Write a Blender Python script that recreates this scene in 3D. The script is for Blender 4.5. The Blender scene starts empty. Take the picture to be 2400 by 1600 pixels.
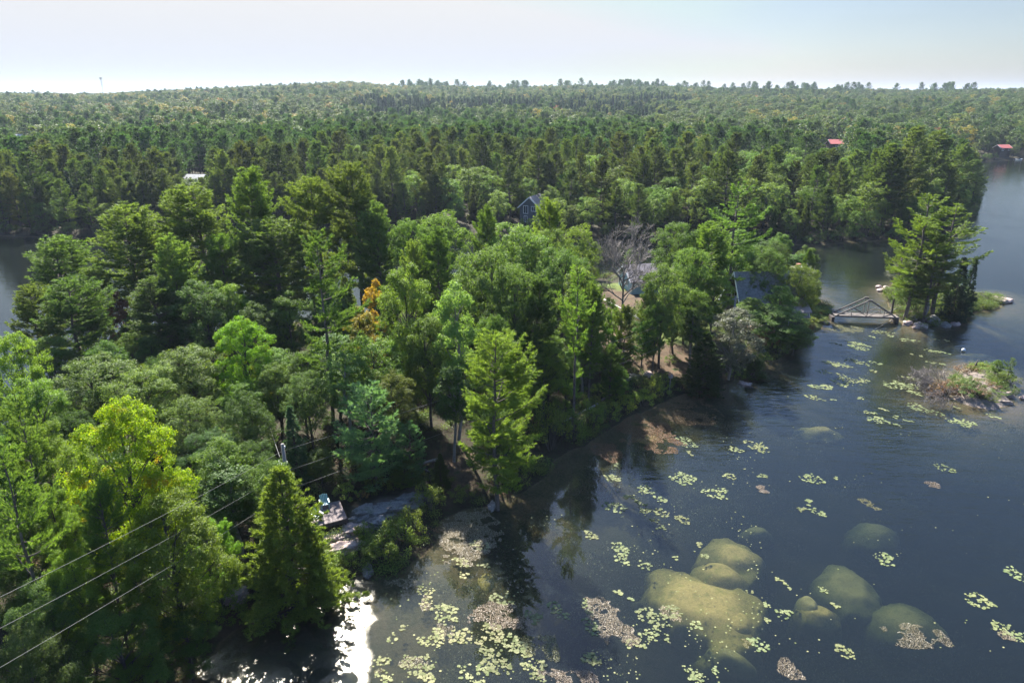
HAZE = True
import bpy, bmesh, math, random
import numpy as np
from mathutils import Vector, noise as mnoise

S = bpy.context.scene
COL = S.collection

# ------------------------------------------------------------------ camera
CAM_H = 35.0
PITCH = 20.0
cam_d = bpy.data.cameras.new("camera"); cam = bpy.data.objects.new("camera", cam_d); COL.objects.link(cam)
cam_d.sensor_width = 36.0; cam_d.lens = 24.0; cam_d.clip_start = 0.5; cam_d.clip_end = 20000.0
cam.location = (0, 0, CAM_H); cam.rotation_euler = (math.radians(90 - PITCH), 0, 0)
S.camera = cam

# ------------------------------------------------------------------ world, sun, exposure
SUN_EL, SUN_AZ = 41.8, -17.9          # degrees; azimuth from +Y towards +X
w = bpy.data.worlds.new("World"); S.world = w; w.use_nodes = True
wt = w.node_tree; wn = wt.nodes; wn.clear(); wl = wt.links
wo = wn.new("ShaderNodeOutputWorld"); bg = wn.new("ShaderNodeBackground")
sky = wn.new("ShaderNodeTexSky"); sky.sky_type = 'NISHITA'; sky.sun_disc = False
sky.sun_elevation = math.radians(SUN_EL); sky.sun_rotation = math.radians(SUN_AZ)
sky.air_density = 1.0; sky.dust_density = 1.0; sky.ozone_density = 2.5; sky.altitude = 250
bg.inputs["Strength"].default_value = 0.070
# a thin milky veil evens out the bright half of the low sky; higher up it clears to blue
tcw = wn.new("ShaderNodeTexCoord"); sxw = wn.new("ShaderNodeSeparateXYZ"); wl.new(tcw.outputs["Generated"], sxw.inputs[0])
def wmap(a, b):
    r = wn.new("ShaderNodeMapRange"); r.inputs["From Min"].default_value = a; r.inputs["From Max"].default_value = b; wl.new(sxw.outputs[2], r.inputs["Value"]); return r.outputs[0]
def wmath(op, x, c):
    v = wn.new("ShaderNodeVectorMath"); v.operation = op; wl.new(x, v.inputs[0]); v.inputs[1].default_value = c; return v.outputs[0]
def wmix(f, x, y):
    m_ = wn.new("ShaderNodeMix"); m_.data_type = 'RGBA'; wl.new(f, m_.inputs[0]); wl.new(x, m_.inputs[6]); wl.new(y, m_.inputs[7]); return m_.outputs[2]
vn = wn.new("ShaderNodeTexNoise"); vn.inputs["Scale"].default_value = 2.2; vn.inputs["Detail"].default_value = 4; vmp = wn.new("ShaderNodeMapping"); vmp.inputs["Scale"].default_value = (1, 1, 5); wl.new(tcw.outputs["Generated"], vmp.inputs[0]); wl.new(vmp.outputs[0], vn.inputs["Vector"])
vr = wn.new("ShaderNodeMapRange"); vr.inputs["From Min"].default_value = .3; vr.inputs["From Max"].default_value = .7; vr.inputs["To Min"].default_value = .96; vr.inputs["To Max"].default_value = 1.06; wl.new(vn.outputs["Fac"], vr.inputs["Value"])
vm = wn.new("ShaderNodeVectorMath"); vm.operation = 'SCALE'; wl.new(sky.outputs[0], vm.inputs[0]); wl.new(vr.outputs[0], vm.inputs["Scale"])
low = wmath('MINIMUM', wmath('MULTIPLY', vm.outputs[0], (.425, .405, .402)), (3.22, 3.22, 3.22))
low = wmix(wmap(.0, .12), wmath('MINIMUM', wmath('MULTIPLY', low, (.81, .87, .99)), (3.15, 3.2, 3.25)), low)
high = wmath('MINIMUM', wmath('MULTIPLY', vm.outputs[0], (.88, 1.03, 1.24)), (7.0, 8.2, 9.6))
wl.new(wmix(wmap(.24, .52), low, high), bg.inputs["Color"])
wl.new(bg.outputs[0], wo.inputs[0])
sd_ = bpy.data.lights.new("sun", 'SUN'); sun = bpy.data.objects.new("sun", sd_); COL.objects.link(sun)
sd_.energy = 5.0; sd_.angle = math.radians(0.53); sd_.color = (1.0, 0.95, 0.86)
sv = Vector((math.sin(math.radians(SUN_AZ)) * math.cos(math.radians(SUN_EL)), math.cos(math.radians(SUN_AZ)) * math.cos(math.radians(SUN_EL)), math.sin(math.radians(SUN_EL))))
sun.rotation_euler = sv.to_track_quat('Z', 'Y').to_euler(); sun.location = sv * 200
vs = S.view_settings; vs.view_transform = 'Standard'; vs.look = 'None'; vs.exposure = 1.93; vs.gamma = 1.0
S.cycles.max_bounces = 6; S.cycles.diffuse_bounces = 2; S.cycles.glossy_bounces = 2; S.cycles.transmission_bounces = 3
S.cycles.transparent_max_bounces = 8; S.cycles.volume_bounces = 0; S.cycles.caustics_reflective = False; S.cycles.caustics_refractive = False
S.cycles.use_denoising = True; S.cycles.denoiser = 'OPENIMAGEDENOISE'; S.cycles.sample_clamp_indirect = 4.0

# ------------------------------------------------------------------ picture -> ground mapping (2352 x 1568 reading grid)
FW = (0.0, math.cos(math.radians(PITCH)), -math.sin(math.radians(PITCH)))
UP = (0.0, math.sin(math.radians(PITCH)), math.cos(math.radians(PITCH)))
def ray(px, py):
    a, b = px - 1176.0, py - 784.0
    return (a, 1568 * FW[1] - b * UP[1], 1568 * FW[2] - b * UP[2])
def P(px, py, z=0.0):
    d = ray(px, py); t = (z - CAM_H) / d[2]
    return Vector((d[0] * t, d[1] * t, z))
def top_z(px, py, ydist):
    d = ray(px, py); return CAM_H + d[2] * ydist / d[1]
VPY = 784 + 1568 / math.tan(math.radians(PITCH))

# ------------------------------------------------------------------ land outlines
def PP(l): return np.array([P(*p)[:2] for p in l])
MAIN = PP([(-300,1900),(250,1650),(400,1565),(500,1484),(560,1442),(640,1405),(700,1372),(760,1342),(850,1318),(900,1328),(960,1288),(1005,1245),(1020,1200),
 (1060,1180),(1140,1160),(1230,1125),(1280,1060),(1340,1025),(1400,985),(1455,955),(1530,925),(1570,905),(1650,900),(1700,862),(1790,825),(1860,768),
 (1895,745),(1912,722),(1915,708),(1880,690),(1866,660),(1800,640),(1700,622),(1560,612),(1430,628),(1300,650),(1100,690),(900,722),(700,742),(560,762),
 (400,820),(200,900),(0,1010),(-200,1100),(-600,1300),(-900,1700)])
north_px = [(-900,545),(-100,545),(0,541),(120,545),(240,545),(420,532),(700,520),(1000,530),(1300,545),(1560,560),(1880,562),(1960,556),(2060,550),(2140,535),(2200,522),(2232,495),
 (2240,455),(2235,420),(2228,395),(2222,380),(2232,371),(2290,369),(2352,367),(2600,366),(3200,364)]
NORTH = np.vstack([PP(north_px), np.array([[6500, 3000], [6500, 9000], [-6500, 9000], [-6500, 250]])])
ISLE = PP([(2028,668),(2050,712),(2055,728),(2085,748),(2112,760),(2165,748),(2225,728),(2248,716),(2290,714),(2305,692),(2292,676),(2240,672),(2200,662),(2110,648),(2050,652)])
ISLET = PP([(2190,868),(2208,850),(2245,842),(2290,850),(2318,870),(2328,900),(2316,930),(2288,942),(2235,934),(2192,920),(2172,898)])
LANDS = [MAIN, NORTH, ISLE, ISLET]

def poly_sd(X, Y, poly):
    X = np.asarray(X, float); Y = np.asarray(Y, float)
    d2 = np.full(X.shape, 1e18); ins = np.zeros(X.shape, bool)
    n = len(poly)
    for i in range(n):
        x0, y0 = poly[i]; x1, y1 = poly[(i + 1) % n]
        ex, ey = x1 - x0, y1 - y0
        t = np.clip(((X - x0) * ex + (Y - y0) * ey) / (ex * ex + ey * ey), 0, 1)
        d2 = np.minimum(d2, (X - x0 - t * ex) ** 2 + (Y - y0 - t * ey) ** 2)
        c = ((y0 > Y) != (y1 > Y))
        with np.errstate(divide='ignore', invalid='ignore'):
            xi = x0 + (Y - y0) * ex / (ey if ey != 0 else 1e-12)
        ins ^= c & (X < xi)
    d = np.sqrt(d2)
    return np.where(ins, d, -d)

def vnoise(X, Y, f, seed=0):
    X = np.asarray(X, float) * f; Y = np.asarray(Y, float) * f
    xi = np.floor(X); yi = np.floor(Y); fx = X - xi; fy = Y - yi
    fx = fx * fx * (3 - 2 * fx); fy = fy * fy * (3 - 2 * fy)
    def h(a, b):
        v = np.sin(a * 127.1 + b * 311.7 + seed * 74.7) * 43758.5453
        return v - np.floor(v)
    return (h(xi, yi) * (1 - fx) + h(xi + 1, yi) * fx) * (1 - fy) + (h(xi, yi + 1) * (1 - fx) + h(xi + 1, yi + 1) * fx) * fy
def fbm(X, Y, f, seed=0, o=4):
    s = 0; a = .5
    for k in range(o):
        s = s + a * vnoise(X, Y, f * 2 ** k, seed + k * 13); a *= .5
    return s

def sstep(a, b, x):
    t = np.clip((x - a) / (b - a), 0, 1); return t * t * (3 - 2 * t)
AZ_PX = np.array([-800, 0, 240, 450, 620, 800, 900, 1100, 1500, 1800, 2100, 2352, 3000])
RIDGE = np.array([16, 18, 17, 24, 31, 37, 31, 30, 32, 26, 22, 26, 26.])   # land height of the far ridge
def ground_h(X, Y):
    X = np.asarray(X, float); Y = np.asarray(Y, float)
    sm = poly_sd(X, Y, MAIN); sn = poly_sd(X, Y, NORTH); si = poly_sd(X, Y, ISLE); st = poly_sd(X, Y, ISLET)
    wob = (fbm(X, Y, .45, 3) - .5) * 1.6
    sm = sm + wob; sn = sn + wob * 2; si = si + wob * .7; st = st + wob * .5
    r = np.hypot(X, Y); px = 1176 + X / np.maximum(Y, 1) * 1568 / math.cos(math.radians(PITCH))
    px = np.where(Y > 1, px, np.where(X < 0, -800, 3000))
    ridge = np.interp(px, AZ_PX, RIDGE)
    hm = np.minimum(sm * .28, .9) + .8 * sstep(4, 16, sm) + (fbm(X, Y, .12, 5) - .45) * 1.6 * sstep(2, 10, sm)
    hn = np.minimum(sn * .3, 1.2) + 2.6 * sstep(8, 60, sn) + (ridge - 4) * sstep(330, 1350, r) * sstep(60, 300, sn) + (fbm(X, Y, .008, 9) - .5) * 10 * sstep(100, 500, sn) - 25 * sstep(1700, 4000, r) * (sn > 0)
    hi = np.minimum(si * .3, .8) + .5 * sstep(2, 6, si)
    ht = np.minimum(st * .45, .75) + (fbm(X, Y, .6, 4) - .45) * .8 * sstep(.3, 2.5, st)
    land = np.maximum.reduce([hm * (sm > 0), hn * (sn > 0), hi * (si > 0), ht * (st > 0)])
    smax = np.maximum.reduce([sm, sn, si, st])
    dep = np.minimum(-smax * .12, 2.3) + np.clip(-smax - 12, 0, 40) * .06
    dep = dep * (.55 + .9 * fbm(X, Y, .16, 21)) 
    return np.where(smax > 0, land, -np.maximum(dep, 0.0) - .02)
def gz(x, y): return float(ground_h(np.array([x]), np.array([y]))[0])
def PG(px, py, lift=0.0):
    z = 0.5
    for _ in range(4):
        p = P(px, py, z); z = max(gz(p.x, p.y), -0.3)
    return Vector((p.x, p.y, z + lift))

# ------------------------------------------------------------------ objects
def tag(o, label=None, cat=None, group=None, kind=None):
    if label: o["label"] = label
    if cat: o["category"] = cat
    if group: o["group"] = group
    if kind: o["kind"] = kind
    return o
def empty(name, loc=(0, 0, 0), rz=0.0, label=None, cat=None, group=None):
    o = bpy.data.objects.new(name, None); COL.objects.link(o); o.location = loc; o.rotation_euler = (0, 0, rz)
    o.empty_display_size = .3
    return tag(o, label, cat, group)
def link(name, me, parent=None, loc=(0, 0, 0)):
    o = bpy.data.objects.new(name, me); COL.objects.link(o); o.parent = parent; o.location = loc
    return o
def npmesh(name, V, F, mats=(), midx=None, smooth=False):
    """V (n,3); F list of arrays (m,k)"""
    me = bpy.data.meshes.new(name)
    V = np.ascontiguousarray(V, dtype=np.float32)
    Fs = [np.asarray(f, dtype=np.int32) for f in (F if isinstance(F, list) else [F]) if len(f)]
    me.vertices.add(len(V)); me.vertices.foreach_set("co", V.ravel())
    loops = np.concatenate([f.ravel() for f in Fs]); tot = np.concatenate([np.full(len(f), f.shape[1], np.int32) for f in Fs])
    me.loops.add(len(loops)); me.loops.foreach_set("vertex_index", loops)
    me.polygons.add(len(tot)); start = np.zeros(len(tot), np.int32); start[1:] = np.cumsum(tot)[:-1]
    me.polygons.foreach_set("loop_start", start); me.polygons.foreach_set("loop_total", tot)
    if midx is not None: me.polygons.foreach_set("material_index", np.asarray(midx, np.int32))
    me.polygons.foreach_set("use_smooth", np.full(len(tot), smooth))
    for m in mats: me.materials.append(m)
    me.update(calc_edges=True)
    return me
class MB:
    """collects boxes, bars, tubes and polygons into one mesh"""
    def __init__(s): s.v = []; s.f = []
    def add(s, vs, fs):
        n = len(s.v); s.v += [tuple(v) for v in vs]; s.f += [tuple(i + n for i in f) for f in fs]
    def box(s, x0, x1, y0, y1, z0, z1):
        s.add([(x0,y0,z0),(x1,y0,z0),(x1,y1,z0),(x0,y1,z0),(x0,y0,z1),(x1,y0,z1),(x1,y1,z1),(x0,y1,z1)],
              [(0,3,2,1),(4,5,6,7),(0,1,5,4),(1,2,6,5),(2,3,7,6),(3,0,4,7)])
    def bar(s, a, b, wd, hd, up=(0, 0, 1)):
        a = Vector(a); b = Vector(b); d = (b - a).normalized(); u = Vector(up)
        r = d.cross(u)
        if r.length < 1e-4: r = d.cross(Vector((0, 1, 0)))
        r.normalize(); u = r.cross(d)
        r *= wd / 2; u *= hd / 2
        s.add([a-r-u, a+r-u, a+r+u, a-r+u, b-r-u, b+r-u, b+r+u, b-r+u], [(0,3,2,1),(4,5,6,7),(0,1,5,4),(1,2,6,5),(2,3,7,6),(3,0,4,7)])
    def tube(s, pts, rad, n=8, cap=True):
        pts = [Vector(p) for p in pts]; rad = rad if hasattr(rad, '__len__') else [rad] * len(pts)
        N = len(s.v); 
        for i, p in enumerate(pts):
            d = (pts[min(i+1, len(pts)-1)] - pts[max(i-1, 0)]).normalized()
            a = Vector((0, 0, 1)) if abs(d.z) < .9 else Vector((1, 0, 0))
            r = d.cross(a).normalized(); u = r.cross(d)
            for k in range(n):
                t = 2 * math.pi * k / n
                s.v.append(tuple(p + (r * math.cos(t) + u * math.sin(t)) * rad[i]))
        for i in range(len(pts) - 1):
            for k in range(n):
                s.f.append((N+i*n+k, N+i*n+(k+1)%n, N+(i+1)*n+(k+1)%n, N+(i+1)*n+k))
        if cap:
            s.f.append(tuple(N + k for k in range(n))[::-1]); s.f.append(tuple(N + (len(pts)-1)*n + k for k in range(n)))
    def mesh(s, name, m, smooth=False):
        me = bpy.data.meshes.new(name); me.from_pydata(s.v, [], s.f); me.materials.append(m)
        if smooth: me.polygons.foreach_set("use_smooth", [True] * len(me.polygons))
        me.update(); return me
    def build(s, name, m, parent=None, smooth=False): return link(name, s.mesh(name, m, smooth), parent)

# ------------------------------------------------------------------ materials
def nt(name):
    m = bpy.data.materials.new(name); m.use_nodes = True; t = m.node_tree; t.nodes.clear()
    return m, t.nodes, t.links
def rgb(c): return (c[0], c[1], c[2], 1.0)
def mixc(n, l, a, b, fac, mode='MIX'):
    x = n.new("ShaderNodeMix"); x.data_type = 'RGBA'; x.blend_type = mode; x.clamp_factor = True
    for s, v in ((0, fac), (6, a), (7, b)):
        if hasattr(v, 'is_output'): l.new(v, x.inputs[s])
        elif s == 0: x.inputs[0].default_value = v
        else: x.inputs[s].default_value = rgb(v)
    return x.outputs[2]
def mth(n, l, op, a, b=0.0, clamp=False):
    x = n.new("ShaderNodeMath"); x.operation = op; x.use_clamp = clamp
    for i, v in ((0, a), (1, b)):
        if hasattr(v, 'is_output'): l.new(v, x.inputs[i])
        else: x.inputs[i].default_value = v
    return x.outputs[0]
def nz(n, l, scale, detail=4, rough=.55, vec=None, dist=0.0):
    x = n.new("ShaderNodeTexNoise"); x.inputs["Scale"].default_value = scale; x.inputs["Detail"].default_value = detail
    x.inputs["Roughness"].default_value = rough; x.inputs["Distortion"].default_value = dist
    if vec is not None: l.new(vec, x.inputs["Vector"])
    return x.outputs["Fac"]
def ramp(n, l, fac, stops):
    x = n.new("ShaderNodeValToRGB"); e = x.color_ramp.elements
    while len(e) < len(stops): e.new(.5)
    for k, (p, c) in enumerate(stops): e[k].position = p; e[k].color = rgb(c) if hasattr(c, '__len__') else (c, c, c, 1)
    l.new(fac, x.inputs[0]); return x.outputs[0]

def leaf_mat(name, c1, c2, trans=.4, rough=.45, spec=.5, tcol=1.25, tip=None):
    """foliage: diffuse + glossy leaf skin + light passing through"""
    m, n, l = nt(name); out = n.new("ShaderNodeOutputMaterial")
    g = n.new("ShaderNodeNewGeometry"); oi = n.new("ShaderNodeObjectInfo")
    c = mixc(n, l, c1, c2, g.outputs["Random Per Island"])
    if tip:
        tc = n.new("ShaderNodeTexCoord"); nn = nz(n, l, .35, 3, .6, tc.outputs["Object"])
        c = mixc(n, l, c, tip[0], ramp(n, l, nn, [(tip[1], 0.0), (tip[1] + .12, 1.0)]))
    hs = n.new("ShaderNodeHueSaturation")
    l.new(mth(n, l, 'ADD', mth(n, l, 'MULTIPLY', oi.outputs["Random"], .035), .483), hs.inputs["Hue"])
    l.new(mth(n, l, 'ADD', mth(n, l, 'MULTIPLY', mth(n, l, 'FRACT', mth(n, l, 'MULTIPLY', oi.outputs["Random"], 7.13)), .5), .75), hs.inputs["Value"])
    l.new(c, hs.inputs["Color"])
    c = mixc(n, l, hs.outputs[0], oi.outputs["Color"], 1.0, 'MULTIPLY')
    p = n.new("ShaderNodeBsdfPrincipled"); l.new(c, p.inputs["Base Color"]); p.inputs["Roughness"].default_value = rough
    p.inputs["Specular IOR Level"].default_value = spec
    t = n.new("ShaderNodeBsdfTranslucent")
    l.new(mixc(n, l, c, (tcol * 1.02, tcol, tcol * .46), 1.0, 'MULTIPLY'), t.inputs["Color"])
    mx = n.new("ShaderNodeMixShader"); mx.inputs[0].default_value = trans
    l.new(p.outputs[0], mx.inputs[1]); l.new(t.outputs[0], mx.inputs[2]); l.new(mx.outputs[0], out.inputs[0])
    return m
def solid(name, c1, c2=None, scale=8.0, rough=.8, spec=.3, bump=0.0, metal=0.0, detail=5, coord="Object"):
    m, n, l = nt(name); out = n.new("ShaderNodeOutputMaterial"); p = n.new("ShaderNodeBsdfPrincipled")
    tc = n.new("ShaderNodeTexCoord"); f = nz(n, l, scale, detail, .6, tc.outputs[coord])
    l.new(mixc(n, l, c1, c2 or c1, ramp(n, l, f, [(.35, 0.0), (.65, 1.0)])), p.inputs["Base Color"])
    p.inputs["Roughness"].default_value = rough; p.inputs["Specular IOR Level"].default_value = spec; p.inputs["Metallic"].default_value = metal
    if bump:
        b = n.new("ShaderNodeBump"); b.inputs["Strength"].default_value = bump; b.inputs["Distance"].default_value = .05; l.new(f, b.inputs["Height"]); l.new(b.outputs[0], p.inputs["Normal"])
    l.new(p.outputs[0], out.inputs[0]); return m
M = {}
M['bark_pine'] = solid('bark_pine', (.075, .062, .055), (.16, .135, .12), 3, .95)
M['bark_dark'] = solid('bark_dark', (.05, .043, .038), (.11, .095, .085), 3, .95)
M['bark_grey'] = solid('bark_grey', (.16, .15, .14), (.30, .28, .26), 3, .95)
M['bark_dead'] = solid('bark_dead', (.14, .125, .115), (.26, .235, .22), 2, .95)
M['bark_white'] = solid('bark_white', (.30, .29, .27), (.55, .53, .50), 3, .9)
M['pine'] = leaf_mat('pine', (.066, .118, .031), (.152, .212, .050), .45, .6, .3, 1.45)
M['pine_blue'] = leaf_mat('pine_blue', (.070, .130, .060), (.120, .200, .085), .45, .55, .3, 1.5)
M['spruce'] = leaf_mat('spruce', (.024, .056, .030), (.050, .092, .044), .35, .6, .3, 1.4)
M['cedar'] = leaf_mat('cedar', (.065, .105, .020), (.135, .180, .035), .42, .6, .3, 1.5)
M['oak'] = leaf_mat('oak', (.070, .128, .032), (.135, .200, .054), .45, .62, .26, 1.5)
M['maple'] = leaf_mat('maple', (.075, .140, .024), (.140, .215, .040), .48, .58, .35, 1.6)
M['maple_yellow'] = leaf_mat('maple_yellow', (.20, .33, .012), (.41, .47, .016), .5, .6, .3, 1.4, ((.52, .30, .015), .58))
M['maple_orange'] = leaf_mat('maple_orange', (.42, .24, .02), (.52, .35, .04), .45, .55, .3, 1.2, ((.22, .26, .03), .52))
M['maple_red'] = leaf_mat('maple_red', (.17, .045, .028), (.30, .09, .045), .4, .5, .4, 1.2)
M['willow'] = leaf_mat('willow', (.08, .10, .045), (.16, .165, .09), .3, .5, .5, 1.3, ((.28, .20, .13), .6))
M['shrub'] = leaf_mat('shrub', (.060, .105, .024), (.14, .19, .045), .42, .6, .3, 1.5)
M['shrub_bright'] = leaf_mat('shrub_bright', (.09, .16, .02), (.19, .25, .03), .42, .5, .4, 1.4, ((.28, .20, .03), .62))
M['shrub_rust'] = leaf_mat('shrub_rust', (.16, .11, .055), (.26, .15, .08), .3, .6, .3, 1.1)

# ------------------------------------------------------------------ tree meshes (numpy)
def nrm(a): return a / np.maximum(np.linalg.norm(a, axis=-1, keepdims=True), 1e-9)
def tubes(polys, sides=5):
    """list of (pts (k,3), radii (k,)) -> V, F(quads)"""
    V = []; F = []; n0 = 0
    for pts, rad, sd in polys:
        pts = np.asarray(pts, float); k = len(pts)
        d = np.gradient(pts, axis=0); d = nrm(d)
        a = np.where(np.abs(d[:, 2:3]) < .9, np.array([[0, 0, 1.]]), np.array([[1., 0, 0]]))
        r = nrm(np.cross(d, a)); u = np.cross(r, d)
        t = np.arange(sd) * 2 * math.pi / sd
        ring = pts[:, None, :] + (r[:, None, :] * np.cos(t)[None, :, None] + u[:, None, :] * np.sin(t)[None, :, None]) * np.asarray(rad)[:, None, None]
        V.append(ring.reshape(-1, 3))
        i = np.arange(k - 1)[:, None] * sd; j = np.arange(sd)[None, :]; j2 = (j + 1) % sd
        f = np.stack([i + j, i + j2, i + sd + j2, i + sd + j], -1).reshape(-1, 4) + n0
        F.append(f); n0 += k * sd
    return np.vstack(V), np.vstack(F)
def leaves(C, N, size, rng, asp=.62):
    """rhombic leaves centred on C facing N"""
    m = len(C); t = nrm(np.cross(N, rng.normal(size=(m, 3)))); b = np.cross(N, t)
    s = (size * rng.uniform(.65, 1.25, m))[:, None]
    V = np.stack([C - t * s * .5, C + b * s * .5 * asp, C + t * s * .5, C - b * s * .5 * asp], 1).reshape(-1, 3)
    return V, np.arange(m * 4).reshape(-1, 4)
def blades(Pn, D, k, length, width, spread, up, rng):
    """k needle blades from each point of Pn along D"""
    m = len(Pn); Pk = np.repeat(Pn, k, 0) + rng.normal(scale=length * .12, size=(m * k, 3)); Dk = np.repeat(D, k, 0)
    d = nrm(Dk + rng.normal(scale=spread, size=(m * k, 3)) + np.array([0, 0, up]))
    s = nrm(np.cross(d, rng.normal(size=(m * k, 3))))
    L = (length * rng.uniform(.7, 1.3, m * k))[:, None]; W = width * .5
    tip = Pk + d * L
    V = np.stack([Pk - s * W, Pk + s * W, tip + s * W * .35, tip - s * W * .35], 1).reshape(-1, 3)
    return V, np.arange(m * k * 4).reshape(-1, 4)
def bend(a, b, mid_lift, k=5, rng=None, jit=0.0):
    t = np.linspace(0, 1, k)[:, None]; p = a + (b - a) * t
    p[:, 2] += mid_lift * (4 * t[:, 0] * (1 - t[:, 0]))
    if rng is not None and k > 2: p[1:-1] += rng.normal(scale=jit, size=(k - 2, 3))
    return p

def gen_pine(seed, H, R, cb, mat, detail=1.0, bark='bark_pine', irr=.35, flat=.5, dz=.56, k=12, blade=(.30, .058), lean=.0, topf=.55):
    rng = np.random.default_rng(seed); T = []; PB = []; DB = []
    k_ = 9; tz = np.linspace(0, H, k_); lx = np.cumsum(rng.normal(scale=H * .006, size=k_)) + lean * tz; ly = np.cumsum(rng.normal(scale=H * .006, size=k_))
    lx -= lx[0]; ly -= ly[0]
    T.append((np.stack([lx, ly, tz], 1), np.interp(tz, [0, H * .5, H], [H * .0125, H * .0085, .03]), 8))
    z = H * cb
    side = rng.uniform(0, 6.28)
    while z < H * .985:
        f = (z / H - cb) / (1 - cb)
        prof = (math.sin(min(f / topf, 1) * math.pi / 2) ** .6 * .55 + .45) if f < topf else (1 - ((f - topf) / (1 - topf)) ** 1.6) ** .8
        nb = rng.integers(3, 6); az0 = rng.uniform(0, 6.28)
        for i in range(nb):
            if rng.random() < irr * .55: continue
            az = az0 + i * 6.283 / nb + rng.normal(scale=.35)
            L = R * prof * (1 - irr * rng.random()) * (1 + .22 * math.cos(az - side)) + .25
            el = math.radians(rng.normal(9, 8) + 38 * max(0, f) ** 1.4)
            zz = z + rng.normal(scale=dz * .3)
            c = np.array([np.interp(zz, tz, lx), np.interp(zz, tz, ly), zz])
            d = np.array([math.cos(az) * math.cos(el), math.sin(az) * math.cos(el), math.sin(el)])
            e = c + d * L
            br = bend(c, e, -.07 * L, 6); br[-1, 2] += .09 * L
            T.append((br, np.linspace(.012 * L + .02, .012, 6), 4))
            nsub = max(3, int(L / .36 * detail)); ss = np.linspace(.24, 1.0, nsub)
            for s in ss:
                p = c + (e - c) * s; p[2] = np.interp(s, np.linspace(0, 1, 6), br[:, 2])
                for sg in (-1, 1):
                    sl = (L * .34 * (1.15 - s) + .28) * rng.uniform(.6, 1.25)
                    a2 = az + sg * rng.uniform(.5, 1.1); d2 = np.array([math.cos(a2), math.sin(a2), rng.uniform(.02, .35)]); d2 /= np.linalg.norm(d2)
                    nt_ = max(2, int(sl / .22 * detail)); q = np.linspace(.25, 1, nt_)[:, None]
                    PB.append(p + d2 * sl * q); DB.append(np.repeat(d2[None], nt_, 0))
            PB.append(e[None]); DB.append(d[None])
        z += dz * rng.uniform(.7, 1.35) * (1.15 - .45 * f)
    tp = np.array([[lx[-1], ly[-1], H * (1 - .006 * i)] for i in range(8)]); PB.append(tp); DB.append(np.tile([[0, 0, 1.]], (8, 1)))
    Pn = np.vstack(PB); D = np.vstack(DB)
    V, F = blades(Pn, D, k, blade[0], blade[1], flat, .42, rng)
    tv, tf = tubes(T)
    return npmesh('trunk', tv, tf, [M[bark]], smooth=True), npmesh('crown', V, F, [M[mat]])

def gen_cone(seed, H, R, cb, mat, n=420, k=22, droop=-.1, leaf=.16, bark='bark_dark', power=.85, blade=None, inner=.35, fill=1.0):
    """dense conical conifer: many short upswept plumes (cedar) or drooping tiers (spruce)"""
    rng = np.random.default_rng(seed); T = []
    T.append((np.array([[0, 0, 0], [.05, 0, H * .5], [0, 0, H * .985]]), [H * .014, H * .009, .02], 7))
    f = rng.uniform(0, 1, n) ** 1.25; z = H * (cb + (1 - cb) * f); az = rng.uniform(0, 6.283, n)
    lump = 1 + .16 * np.sin(az * 3 + f * 9 + seed) + .12 * np.sin(az * 5 - f * 17)
    L = R * (1 - f) ** power * lump * rng.uniform(.62, 1.08, n) + .12
    el = np.full(n, droop) + rng.normal(scale=.18, size=n) + .35 * f
    d = np.stack([np.cos(az) * np.cos(el), np.sin(az) * np.cos(el), np.sin(el)], 1)
    c = np.stack([np.zeros(n), np.zeros(n), z], 1)
    for i in range(0, n, 3): T.append((np.array([c[i], c[i] + d[i] * L[i] * .9]), [.02 + .008 * L[i], .008], 3))
    PB = []; DB = []
    for i in range(n):
        m = max(3, int(L[i] / .20 * fill)); q = rng.uniform(inner, 1, m)[:, None] ** .7
        off = rng.normal(scale=.10 + .10 * L[i] * .5, size=(m, 3)) * np.array([1, 1, .55])
        PB.append(c[i] + d[i] * L[i] * q + off * (1.25 - q)); 
        dd = d[i] + np.array([0, 0, .55 if blade is None else -.1]); DB.append(np.repeat(dd[None], m, 0))
    Pn = np.vstack(PB); D = nrm(np.vstack(DB))
    V, F = blades(Pn, D, k, leaf * 1.7, leaf * (.42 if blade is None else blade), .55, .1 if blade is None else -.12, rng)
    tv, tf = tubes(T)
    return npmesh('trunk', tv, tf, [M[bark]], smooth=True), npmesh('crown', V, F, [M[mat]])

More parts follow.
